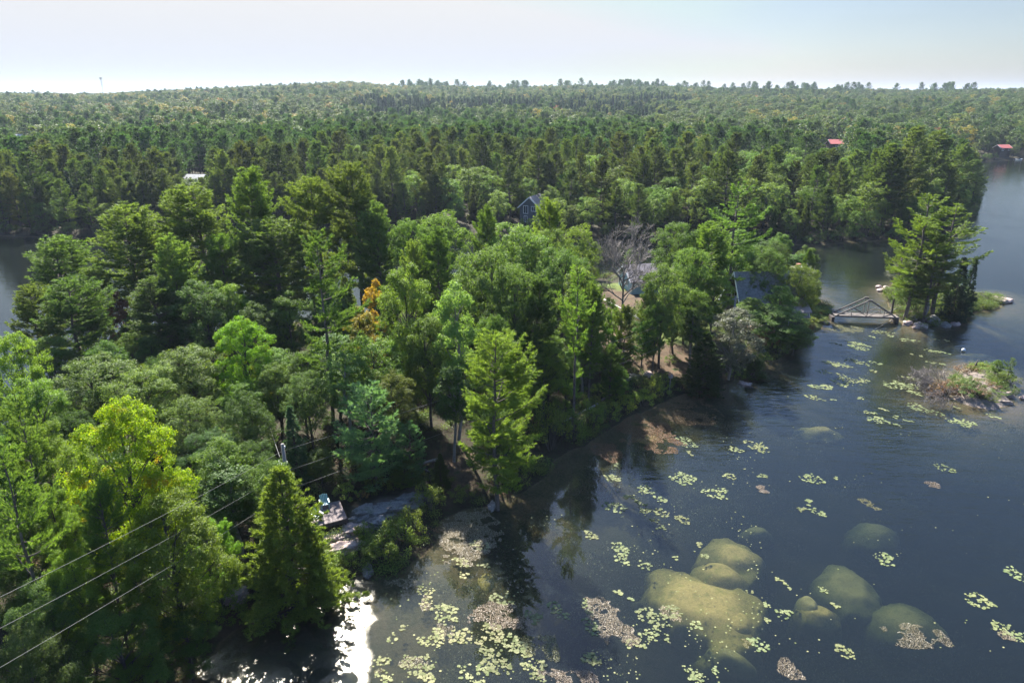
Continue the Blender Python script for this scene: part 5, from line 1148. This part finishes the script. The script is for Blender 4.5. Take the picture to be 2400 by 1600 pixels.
# jittered grid from the individual ranks to behind the ridge
rows = []
dd = 300.0
while dd < 2000:
    step = 7.6 if dd < 450 else (9.6 if dd < 1100 else 10.5); na_ = int(math.radians(86) * dd / step)
    t = np.radians(-43) + math.radians(86) * (np.arange(na_) + rs.uniform(-.42, .42, na_)) / na_; r_ = dd + rs.uniform(-.45, .45, na_) * step
    rows.append(np.stack([np.sin(t) * r_, np.cos(t) * r_], 1)); dd += step * .92
for dd in np.arange(150, 420, 6.5):
    for sg_ in (-1, 1):
        t = sg_ * np.radians(np.arange(39.5, 58, math.degrees(6.8 / dd))); t = t + rs.uniform(-.4, .4, len(t)) * 6.8 / dd; t = t[(np.abs(t) > math.radians(43.5)) | (dd < 300)]; r_ = dd + rs.uniform(-2.6, 2.6, len(t)); rows.append(np.stack([np.sin(t) * r_, np.cos(t) * r_], 1))
G = np.vstack(rows); sn = poly_sd(G[:, 0], G[:, 1], NORTH); hz = ground_h(G[:, 0], G[:, 1]); RR = np.hypot(G[:, 0], G[:, 1])
zone = fbm(G[:, 0], G[:, 1], .006, 40, 3); zone2 = fbm(G[:, 0], G[:, 1], .02, 44, 3); u = rs.uniform(size=len(G)); pxs = 1176 + G[:, 0] / G[:, 1] * 1568 / FW[1]
FTK = [t for t in TAKEN if t[1] > 300]
for i in range(len(G)):
    if sn[i] < 2 or hz[i] < .2: continue
    x, y = G[i]; r = RR[i]; a = pxs[i]
    if r < 480 and not clear(x, y, .5, FTK): continue
    # conifer share falls with distance; dark spruce belt in the centre, pines along the eastern skyline
    pc = np.interp(r, [300, 360, 430, 560, 2000], [.85, .75, .40, .14, .08]) if a < 1500 else np.interp(r, [300, 380, 480, 2000], [.6, .35, .12, .06])
    pc += (zone[i] - .5) * .8
    belt = 850 + 150 * (zone[i] - .5) * 4 < a < 1560 + 400 * (zone2[i] - .5) and 600 + 500 * (zone[i] - .5) < r < 860 + 300 * (zone2[i] - .5)
    if belt and u[i] < .85: k, s = 'spruce', rs.uniform(.75, 1.0)
    elif a > 900 and a < 2250 and 1180 < r < 1420 and u[i] < .34 * np.clip((zone2[i] - .38) * 4, 0, 1): k, s = 'pine', rs.uniform(.9, 1.45)
    elif u[i] < pc: k, s = ('pine', rs.uniform(.72, 1.02)) if rs.random() < .85 else ('spruce', rs.uniform(.7, .95))
    else:
        q = rs.random(); gsh = .10 if a < 900 else .035
        k = 'rust' if q < .006 else ('gold' if q < gsh + (.07 if zone2[i] > .56 else 0) else ('maple' if q < .48 else 'oak')); s = rs.uniform(.62, 1.22)
    if sn[i] < 10: s *= .7
    emit(x, y, hz[i] - .3, s, k)
fme = bpy.data.meshes.new('forest'); fme.vertices.add(len(PTS)); fme.vertices.foreach_set('co', np.array(PTS, np.float32).ravel())
for nme, ty, arr in (('tree_kind', 'INT', np.array(ID, np.int32)), ('spin', 'FLOAT', np.array(RT, np.float32))):
    at = fme.attributes.new(nme, ty, 'POINT'); at.data.foreach_set('value', arr)
at = fme.attributes.new('size', 'FLOAT_VECTOR', 'POINT'); at.data.foreach_set('vector', np.array(SC, np.float32).ravel())
def scatter(name, me, protos, kind_attr, stuff=True):
    o = link(name, me); ng = bpy.data.node_groups.new(name, 'GeometryNodeTree')
    ng.interface.new_socket('Geometry', in_out='INPUT', socket_type='NodeSocketGeometry'); ng.interface.new_socket('Geometry', in_out='OUTPUT', socket_type='NodeSocketGeometry')
    gi_ = ng.nodes.new('NodeGroupInput'); go = ng.nodes.new('NodeGroupOutput'); jn = ng.nodes.new('GeometryNodeJoinGeometry')
    def na(nm, ty): a = ng.nodes.new('GeometryNodeInputNamedAttribute'); a.data_type = ty; a.inputs['Name'].default_value = nm; return [s for s in a.outputs if s.enabled and s.name == 'Attribute'][0]
    kd = na(kind_attr, 'INT'); spn = na('spin', 'FLOAT'); sz = na('size', 'FLOAT_VECTOR'); cx = ng.nodes.new('ShaderNodeCombineXYZ'); ng.links.new(spn, cx.inputs[2])
    for k, po in enumerate(protos):
        ip = ng.nodes.new('GeometryNodeInstanceOnPoints'); oi = ng.nodes.new('GeometryNodeObjectInfo'); oi.inputs['Object'].default_value = po; oi.inputs['As Instance'].default_value = True
        cp = ng.nodes.new('FunctionNodeCompare'); cp.data_type = 'INT'; cp.operation = 'EQUAL'
        ii = [s for s in cp.inputs if s.enabled]; ng.links.new(kd, ii[0]); ii[1].default_value = k
        ng.links.new(gi_.outputs[0], ip.inputs['Points']); ng.links.new(cp.outputs[0], ip.inputs['Selection']); ng.links.new(oi.outputs['Geometry'], ip.inputs['Instance'])
        ng.links.new(cx.outputs[0], ip.inputs['Rotation']); ng.links.new(sz, ip.inputs['Scale']); ng.links.new(ip.outputs[0], jn.inputs[0])
    ng.links.new(jn.outputs[0], go.inputs[0]); md = o.modifiers.new('scatter', 'NODES'); md.node_group = ng
    return o
tag(scatter('forest', fme, PL, 'tree_kind'), 'dense mixed forest rolling over the hills to the horizon', kind='stuff')
print('forest trees', len(PTS), 'bank', COUNT, 'rest', len(REST))

# ------------------------------------------------------------------ undergrowth on the point, the islands and the far bank edge
def low_plant(seed, mat, R, H, n, size, asp=.4):
    g_ = np.random.default_rng(seed); c = np.stack([g_.normal(scale=R * .45, size=n), g_.normal(scale=R * .45, size=n), g_.uniform(.02, H, n)], 1)
    N = nrm(g_.normal(scale=.6, size=(n, 3)) + np.array([0, 0, .8])); V_, F_ = leaves(c, N, size, g_, asp); return bpy.data.objects.new('low_plant', npmesh('low_plant', V_, F_, [M[mat]]))
LP = [low_plant(1, 'shrub', .7, .6, 260, .13), low_plant(2, 'shrub_bright', .6, .45, 220, .12), low_plant(3, 'shrub_rust', .6, .35, 160, .13), low_plant(4, 'cedar', .6, .8, 260, .12)]
xy = rs.uniform([-85, 28], [75, 135], (16000, 2)); smn = poly_sd(xy[:, 0], xy[:, 1], MAIN); dn = fbm(xy[:, 0], xy[:, 1], .13, 60)
bare = np.maximum.reduce([poly_sd(xy[:, 0], xy[:, 1], PP(l_)) for l_ in ([(1370,690),(1500,684),(1600,690),(1560,712),(1490,738),(1390,738)], [(1500,800),(1525,745),(1535,700),(1600,705),(1625,790),(1590,812)], [(1440,800),(1600,800),(1640,850),(1560,880),(1450,870)], [(700,1200),(780,1160),(960,1125),(980,1160),(860,1250),(740,1240)])])
ok = (smn > .2) & (dn > .40) & (bare < -.4); xy = xy[ok][:9000]
ex = rs.uniform([50, 78], [100, 128], (5000, 2)); ei = np.maximum(poly_sd(ex[:, 0], ex[:, 1], ISLE), poly_sd(ex[:, 0], ex[:, 1], ISLET)); ex = ex[(ei > .25) & (fbm(ex[:, 0], ex[:, 1], .5, 66) > .42)]; xy = np.vstack([xy, ex])
UP_ = np.stack([xy[:, 0], xy[:, 1], ground_h(xy[:, 0], xy[:, 1])], 1)
ume = bpy.data.meshes.new('undergrowth'); ume.vertices.add(len(UP_)); ume.vertices.foreach_set('co', UP_.astype(np.float32).ravel())
q = rs.uniform(size=len(UP_)); kd = np.where(q < .6, 0, np.where(q < .75, 1, np.where(q < .85, 2, 3))).astype(np.int32)
at = ume.attributes.new('tree_kind', 'INT', 'POINT'); at.data.foreach_set('value', kd); at = ume.attributes.new('spin', 'FLOAT', 'POINT'); at.data.foreach_set('value', rs.uniform(0, 6.28, len(UP_)).astype(np.float32))
at = ume.attributes.new('size', 'FLOAT_VECTOR', 'POINT'); at.data.foreach_set('vector', np.repeat(rs.uniform(.6, 1.5, len(UP_)), 3).astype(np.float32))
tag(scatter('undergrowth', ume, LP, 'tree_kind'), 'ferns and low green growth over the forest floor', kind='stuff')

# ------------------------------------------------------------------ rocks under water
for k, (a, b, wx, wy, top, rz, mt_, lab) in enumerate([
    (1615,1375,5.0,3.0,-.08,-.62,'rock_sunk','largest drowned tan boulder with a pinkish crest just under the surface'),
    (1655,1310,2.2,1.4,-.35,-.5,'rock_sunk','tan drowned slab behind the largest drowned boulder'),
    (1690,1270,3.1,2.3,-.30,.1,'rock_sunk','flat sandy drowned rock beyond the largest drowned boulder'),
    (1690,1420,2.0,1.5,-.30,-.5,'rock_sunk','drowned rock at the near end of the largest drowned boulder'),
    (1955,1345,2.4,2.8,-.75,-.2,'rock_algae','dim greenish drowned rock to the side of the weed tuft'),
    (1885,1400,1.7,1.1,-.45,-.4,'rock_sunk','small tan drowned rock beside the green algae patch'),
    (1862,1378,.9,1.2,-.35,0,'rock_algae','bright green algae-covered drowned stone'),
    (2080,1420,2.6,2.0,-1.0,.2,'rock_algae','faint drowned rock in deeper water near the straw-coloured weed tuft'),
    (1680,1500,2.3,1.1,-.7,-.6,'rock_algae','faint drowned rock close to the lower picture edge'),
    (1740,1215,1.6,.9,-.9,0,'rock_algae','faint greenish drowned rock far out from the bank'),
    (2020,1215,2.8,1.6,-1.1,.4,'rock_algae','dim drowned shoal under the rippled water'),
    (1890,985,3.0,1.6,-.45,0,'rock_sunk','pale drowned shoal in the middle of the bay'),
    (1780,960,2.8,1.2,-.6,.2,'rock_algae','faint drowned shoal nearer the point'),
    (2250,815,4.2,1.6,-.40,-.1,'rock_sunk','pale drowned shelf behind the tiny rocky islet'),
    (1560,925,3.2,1.8,-.12,.3,'rock_sunk','orange-brown drowned shelf against the bank near the birdhouse'),
    (1480,1005,2.6,1.5,-.15,.2,'rock_sunk','tan drowned shelf off the dark bushes'),
    (1115,1330,1.4,2.0,-.45,.1,'rock_sunk','golden drowned rock seen through the dark tree reflection'),
    (1970,748,3.6,1.5,-.15,0,'rock_sunk','pink-brown drowned shelf under the footbridge'),
    (2330,700,3.5,2.0,-.5,0,'rock_sunk','drowned apron of rock beyond the pink ledge')]):
    top -= .20 if mt_ == 'rock_sunk' else .05; q = P(a, b, top); o = link('drowned_rock', drowned(80 + k, wx * 1.15, wy * 1.45, top, mt_), None, (q.x, q.y, top)); o.rotation_euler.z = rz; tag(o, lab, 'underwater rock', 'drowned rocks in the bay')

# ------------------------------------------------------------------ floating plants
M['pad'] = leaf_mat('pad', (.085, .11, .045), (.18, .195, .09), .1, .7, .2, 1.2)
M['pad_pale'] = leaf_mat('pad_pale', (.10, .12, .045), (.24, .235, .12), .1, .75, .15, 1.1)
M['weed_rust'] = leaf_mat('weed_rust', (.16, .085, .03), (.30, .18, .085), .15, .5, .3, 1.0)
M['weed'] = leaf_mat('weed', (.20, .155, .10), (.32, .255, .17), .12, .4, .5, 1.0)
M['weed_green'] = leaf_mat('weed_green', (.09, .095, .03), (.22, .20, .08), .15, .45, .5, 1.0)
rp = np.random.default_rng(4)
def pads(C, r):
    """notched round leaves, slightly tilted, lying on the water"""
    m = len(C); a0 = rp.uniform(0, 6.283, m); na_ = 9; t = a0[:, None] + np.linspace(.22, 6.06, na_)[None]
    r = r[:, None]; tl = rp.normal(scale=.05, size=(m, 2))
    x = C[:, 0:1] + np.cos(t) * r; y = C[:, 1:2] + np.sin(t) * r * rp.uniform(.8, 1, (m, 1)); z = C[:, 2:3] + np.abs((np.cos(t) * r) * tl[:, :1] + (np.sin(t) * r) * tl[:, 1:])
    ring = np.stack([x, y, z], -1); V_ = np.concatenate([C[:, None], ring], 1).reshape(-1, 3)
    return V_, (np.arange(m)[:, None] * (na_ + 1) + np.arange(na_ + 1)[None])
def blob(px, py, wpx, hpx, rot=0.0):
    """ellipse on the water whose box reads wpx x hpx at (px,py); returns centre and half sizes"""
    c = P(px, py); ex = (P(px + wpx / 2, py) - c).length; ey = (P(px, py - hpx / 2) - P(px, py + hpx / 2)).length / 2
    return c, ex, ey
def in_blob(n_, c, ex, ey, sh, seed, edge=.35):
    out_ = np.zeros((0, 2)); tries = 0
    while len(out_) < n_ and tries < 12:
        q_ = rp.uniform(-1.15, 1.15, (n_ * 3, 2)); f_ = fbm(q_[:, 0] * ex + seed, q_[:, 1] * ey, 1.1, int(seed)) - .47
        k_ = (q_ ** 2).sum(1) < 1 + f_ * edge * 6; qq = q_[k_]; xx = qq[:, 0] * ex + qq[:, 1] * ey * sh; out_ = np.vstack([out_, np.stack([c.x + xx, c.y + qq[:, 1] * ey], 1)]); tries += 1
    return out_[:n_]
def relax(p, r):
    """keep pads from lying exactly over one another"""
    keep = []; g_ = {}
    for k_, (x, y) in enumerate(p):
        cx, cy = int(x / r), int(y / r); ok_ = True
        for i_ in range(cx - 1, cx + 2):
            for j_ in range(cy - 1, cy + 2):
                for (a, b) in g_.get((i_, j_), ()):
                    if (a - x) ** 2 + (b - y) ** 2 < (r * .92) ** 2: ok_ = False
        if ok_: g_.setdefault((cx, cy), []).append((x, y)); keep.append(k_)
    return p[keep]
Z3 = lambda l_: [(596 * 0 + 1274 + x * .4584, 980 + y * .4584, w * .4584, h * .4584) for x, y, w, h in l_]
Z5 = lambda l_: [(1862 + x * .2375, 608 + y * .2375, w * .2375, h * .2375) for x, y, w, h in l_]
Z6 = lambda l_: [(392 + x * .375, 1225 + y * .375, w * .375, h * .375) for x, y, w, h in l_]
near_p = Z3([(300,262,100,45),(655,258,115,60),(320,192,40,22),(683,135,30,25),(660,78,70,40),(905,115,55,28),(1000,90,80,35),(1045,118,45,22),(872,250,50,28),(1048,248,50,28),(1280,262,90,40),(1412,258,28,16),(1955,208,65,30),(1250,370,60,40),(1230,410,50,30),(1312,430,70,35),
 (445,312,80,40),(390,368,50,40),(437,398,55,55),(522,360,60,28),(300,400,95,50),(525,430,90,35),(503,475,45,30),(640,470,65,48),(532,503,35,18),(172,540,60,50),(318,605,65,60),(335,660,55,60),(455,695,55,38),(735,635,48,40),(725,590,30,25),(612,655,28,16),(1640,655,85,60),
 (1130,772,65,40),(1168,812,25,16),(980,828,40,22),(1340,805,65,40),(1070,893,40,30),(1150,942,85,40),(1060,970,40,30),(1400,895,30,20),(490,955,110,85),(585,930,90,60),(500,1045,110,60),(420,1085,120,40),(165,900,40,80),(175,990,60,90),(710,995,65,35),(1020,1090,80,60),(1460,1130,80,60),
 (800,1218,60,40),(685,1230,80,100),(2320,735,80,60),(2122,875,100,75),(2250,1010,110,60),(2320,1050,90,50),(25,920,80,70),(150,1160,150,60),(840,320,40,20),(800,335,90,40),(385,865,40,30),(320,830,45,25)])
mid_p = Z5([(690,655,160,25),(600,700,40,15),(765,690,60,15),(940,730,120,25),(1220,725,40,25),(1310,738,40,15),(265,770,60,25),(430,760,110,50),(480,810,110,50),(1180,833,80,30),(1270,848,60,25),(980,865,40,12),(1060,880,40,18),(445,940,130,60),(630,952,80,30),(255,965,180,50),(1160,945,70,18),
 (1285,962,40,18),(605,1025,70,22),(110,1032,100,30),(290,1062,50,25),(420,1120,230,60),(290,1150,120,60),(110,1180,180,50),(45,1290,100,55),(240,1318,50,25),(480,1290,50,25),(960,1095,80,40),(870,1165,270,60),(1130,1105,60,30),(1020,1240,90,60),(1020,1355,70,30),(1110,1410,130,85),(1390,1378,60,35),
 (560,1430,100,30),(650,1500,170,50),(890,1490,90,50),(1450,1520,200,70),(1760,1465,80,35),(700,1400,60,30),(800,1540,70,50)])
big_p = Z6([(1565,395,80,100),(1690,490,120,110),(2030,400,110,60),(1760,175,130,40),(1900,65,100,50),(1925,195,60,25),(1800,250,50,30),(1580,650,130,100),(1780,620,150,80),(1960,620,150,110),(2100,660,110,120),(2230,540,80,100),(1950,760,180,150),(1850,860,120,80),(1300,780,90,60),(1300,880,90,60),(1500,800,160,90),(1600,870,130,70),(2210,780,120,80),(2250,880,100,60),(1440,575,60,20),(1360,640,40,50)])
LMK = [(1612,1368,'largest drowned boulder'), (1690,1270,'flat sandy drowned rock'), (1955,1345,'dim greenish drowned rock'), (2100,1455,'straw-coloured weed tuft'), (1885,1400,'small tan drowned rock'), (1400,1420,'round brown weed mat'), (1810,1535,'ragged weed clump by the bottom edge'),
 (1075,1205,'tan glittering weed bed'), (1160,1330,'golden drowned rock'), (1140,1410,'wide brown weed mat'), (1240,1490,'dense weed mat of the near bay'), (1030,1450,'weed mat joining pale pads'), (800,1440,'bright sun glare'), (960,1520,'thin weed mat by the bottom edge'),
 (1538,900,'birdhouse'), (1440,1000,'dark shore bushes'), (1640,890,'dark dense shore cedar'), (1780,960,'faint drowned shoal'), (1890,985,'pale drowned shoal in mid bay'), (1980,735,'footbridge'), (1330,1090,'mirrored dark trees'), (1230,1170,'central pine reflection'),
 (2120,760,'island boulders'), (2213,804,'white mooring buoy'), (2150,900,'fallen dead branches'), (2240,945,'rocky islet slab'), (1860,800,'shaded bank below the maple'), (1960,860,'open channel water'), (1520,1120,'quiet middle water'), (1760,1090,'rippled middle water'),
 (1640,1030,'orange-brown drowned shelf'), (2020,1270,'lone patch in rippled water'), (2340,1440,'lower picture corner'), (2330,1320,'outer picture edge'), (1480,1200,'cluster of small pad patches'), (1420,1270,'long streak of pads'), (1730,1500,'faint drowned rock by the bottom edge')]
allp = [(p_, 'near') for p_ in near_p] + [(p_, 'mid') for p_ in mid_p] + [(p_, 'big') for p_ in big_p]
for k, ((a, b, w_, h_), cls) in enumerate(allp):
    c, ex, ey = blob(a, b, w_, h_); ex = max(ex * (1.12 if cls != 'big' else 1.3), .3); ey = max(ey * (1.12 if cls != 'big' else 1.3), .3)
    n_ = int(np.clip(ex * ey * (85 if cls != 'mid' else 50), 6, 1400)); pt = in_blob(n_, c, ex, ey, (-.25 if cls != 'mid' else -.6) * (1 if ey > .5 else 0), k * 3.1 + 1, .75); pt = relax(pt, .10)
    if not len(pt): continue
    rad = rp.uniform(.045, .155, len(pt)) * (1.0 if cls != 'mid' else 1.25); C = np.stack([pt[:, 0], pt[:, 1], rp.uniform(.010, .035, len(pt))], 1); V_, F_ = pads(C, rad)
    o = link('lily_pad_patch', npmesh('lily_pads', V_ - np.array([c.x, c.y, 0]), F_, [M['pad_pale' if cls == 'big' else 'pad']]), None, (c.x, c.y, 0))
    size = 'large' if w_ * h_ > 1400 else ('small' if w_ * h_ < 450 else 'medium')
    lm = min(LMK, key=lambda t_: (t_[0] - a) ** 2 + ((t_[1] - b) * 1.5) ** 2); side_ = ('inshore of' if b < lm[1] - 14 else 'out from') if abs(b - lm[1]) > 14 else 'level with'
    tag(o, f'{size} {"pale" if cls == "big" else "yellow-green"} lily pad patch {side_} the {lm[2]}', 'lily pads', 'lily pad patches ' + ('in the near bay' if cls == 'big' else 'in the open bay'))
mats = Z3([(285,965,200,230),(1810,1045,260,100),(100,1270,240,90),(1170,1210,110,90),(1575,388,70,45),(1040,305,60,45),(1910,292,75,30),(590,930,100,80),(960,1075,60,70),(2300,1050,120,40)]) + Z6([(1830,95,300,180),(2000,500,330,150),(2270,700,190,150),(1700,600,150,100),(1480,790,170,60),(1400,300,200,40),(1290,840,80,40),(1560,420,70,90),(2330,860,150,80)]) + Z5([(1290,1050,170,50),(330,620,330,60),(1180,1110,90,40)]) + [(1078,1210,130,100),(1478,992,130,80),(1548,940,170,60),(1395,1040,60,40)]
wl = ['round brown weed mat edged with pads left of the largest drowned boulder','straw-coloured weed tuft alone in the lower open water','brown weed mat cut by the bottom picture edge','ragged weed clump near the bottom edge under the drowned boulder','small fuzzy weed tuft in mid bay','little pinkish weed scrap by a lily patch','small pale weed tuft in the rippled water','thin weed mat among pads left of the drowned boulder','weed fringe at the near end of the drowned boulder','pinkish weed under the lily patch at the picture edge',
 'tan glittering weed bed against the bank below the grey ledge','wide brown weed mat in the middle of the crowded pads','dense weed mat at the outer side of the crowded pads','weed mat joining two pale pad patches','low thin weed mat near the bottom edge','streak of floating bits along the bushes','weed scrap beside the sun glare','weed wedge above the pale pads','weed mat in the corner of the crowded pads',
 'pinkish drowned-looking weed drift before the islet','pink weed drift under the footbridge','weed drift beside the islet pads','sunlit mat reaching from the bank into dark water','orange-brown weed off the dark bushes','rusty weed along the bank by the birdhouse','small tan weed scrap off the dark bushes']
for k, (a, b, w_, h_) in enumerate(mats):
    c, ex, ey = blob(a, b, w_, h_); n_ = int(min(ex * ey * 1900, 24000)); pt = in_blob(n_, c, ex, ey, -.2, k * 5.3 + 2, .9)
    if not len(pt): continue
    hd = fbm(pt[:, 0], pt[:, 1], 1.8, 70 + k); keep = hd > .30; pt = pt[keep]; hd = hd[keep]
    C = np.stack([pt[:, 0], pt[:, 1], .006 + (hd - .30) * .18 * rp.uniform(.2, 1, len(pt))], 1); N = nrm(rp.normal(scale=.45, size=C.shape) + np.array([0, 0, 1])); V_, F_ = leaves(C, N, .062, rp, .5)
    o = link('weed_mat', npmesh('weed_mat', V_ - np.array([c.x, c.y, 0]), F_, [M['weed_rust' if k > 22 else ('weed' if k % 4 or k in (0, 1, 10) else 'weed_green')]]), None, (c.x, c.y, 0)); tag(o, wl[k], 'weed mat', 'floating weed mats')
# strewn single leaves and scraps
q_ = np.vstack([np.array([P(x_, y_)[:2] for x_, y_ in zip(rp.uniform(880, 1750, 1300), rp.uniform(980, 1566, 1300))]), np.array([P(x_, y_)[:2] for x_, y_ in zip(rp.uniform(1500, 2352, 500), rp.uniform(730, 1500, 500))])])
sm_ = np.maximum.reduce([poly_sd(q_[:, 0], q_[:, 1], L_) for L_ in LANDS]); dn_ = fbm(q_[:, 0], q_[:, 1], .3, 90); q_ = q_[(sm_ < -.6) & (dn_ > .53)]
V_, F_ = pads(np.stack([q_[:, 0], q_[:, 1], np.full(len(q_), .012)], 1), rp.uniform(.025, .075, len(q_)))
tag(link('floating_leaves', npmesh('floating_leaves', V_, F_, [M['pad_pale']])), 'single lily leaves and scraps strewn over the bay', kind='stuff')
# weeds standing on the lake bed
bxy = np.array([P(x_, y_)[:2] for x_, y_ in zip(rp.uniform(1000, 2400, 5200), rp.uniform(760, 1600, 5200))]); hb2 = ground_h(bxy[:, 0], bxy[:, 1]); dn_ = fbm(bxy[:, 0], bxy[:, 1], .22, 95)
k_ = (hb2 < -.35) & (dn_ > .44); bxy, hb2 = bxy[k_], hb2[k_]; hh = np.minimum(-hb2 * .72, 1.3)
Pn = np.repeat(np.stack([bxy[:, 0], bxy[:, 1], hb2], 1), 1, 0); V_, F_ = [], []
c3 = np.repeat(Pn, 26, 0) + rp.normal(scale=.32, size=(len(Pn) * 26, 3)) * np.array([1, 1, 0]); c3[:, 2] += np.repeat(hh, 26) * rp.uniform(0, 1, len(c3)); N = nrm(rp.normal(size=c3.shape) + np.array([0, 0, .5])); V_, F_ = leaves(c3, N, .17, rp, .4)
tag(link('underwater_weeds', npmesh('underwater_weeds', V_, F_, [M['weed_green']])), 'soft green weeds growing under the clear shallow water', kind='stuff')

# pollen film on the sheltered corner by the shore cedar: dull patches that spread the sun's glare
m, n, l = nt('film'); out = n.new("ShaderNodeOutputMaterial"); g2 = n.new("ShaderNodeNewGeometry")
f = nz(n, l, .5, 6, .65, g2.outputs["Position"], 1.0); f2 = nz(n, l, 9, 4, .6, g2.outputs["Position"])
gl = n.new("ShaderNodeBsdfGlossy"); gl.inputs["Roughness"].default_value = .30; gl.inputs["Color"].default_value = (.36, .34, .30, 1)
bb = n.new("ShaderNodeBump"); bb.inputs["Strength"].default_value = .7; bb.inputs["Distance"].default_value = .02; l.new(f2, bb.inputs["Height"]); l.new(bb.outputs[0], gl.inputs["Normal"])
tr = n.new("ShaderNodeBsdfTransparent"); mx = n.new("ShaderNodeMixShader"); at_ = n.new("ShaderNodeAttribute"); at_.attribute_name = 'cover'
l.new(mth(n, l, 'MULTIPLY', mth(n, l, 'MULTIPLY', ramp(n, l, f, [(.40, 0.0), (.58, 1.0)]), .42), at_.outputs["Fac"]), mx.inputs[0]); l.new(tr.outputs[0], mx.inputs[1]); l.new(gl.outputs[0], mx.inputs[2]); l.new(mx.outputs[0], out.inputs[0])
FP = PP([(360,1640),(470,1500),(560,1440),(700,1370),(760,1335),(850,1312),(868,1360),(850,1450),(845,1640)])
gx, gy = np.meshgrid(np.linspace(FP[:, 0].min() - .5, FP[:, 0].max() + .5, 90), np.linspace(FP[:, 1].min() - .5, FP[:, 1].max() + .5, 90)); cv_ = sstep(-.2, .9, poly_sd(gx.ravel(), gy.ravel(), FP) + (fbm(gx.ravel(), gy.ravel(), .8, 99) - .5) * 1.2)
i_ = np.arange(89)[:, None] * 90; j_ = np.arange(89)[None]; Ff = np.stack([i_ + j_, i_ + j_ + 1, i_ + 91 + j_, i_ + 90 + j_], -1).reshape(-1, 4); Ff = Ff[cv_[Ff].max(1) > .01]
me = npmesh('pollen_film', np.stack([gx.ravel(), gy.ravel(), np.full(8100, .005)], 1), Ff, [m]); a_ = me.attributes.new('cover', 'FLOAT', 'POINT'); a_.data.foreach_set('value', cv_.astype(np.float32))
tag(link('pollen_film', me), 'dull pollen film on the sheltered water beside the shore cedar', kind='stuff')
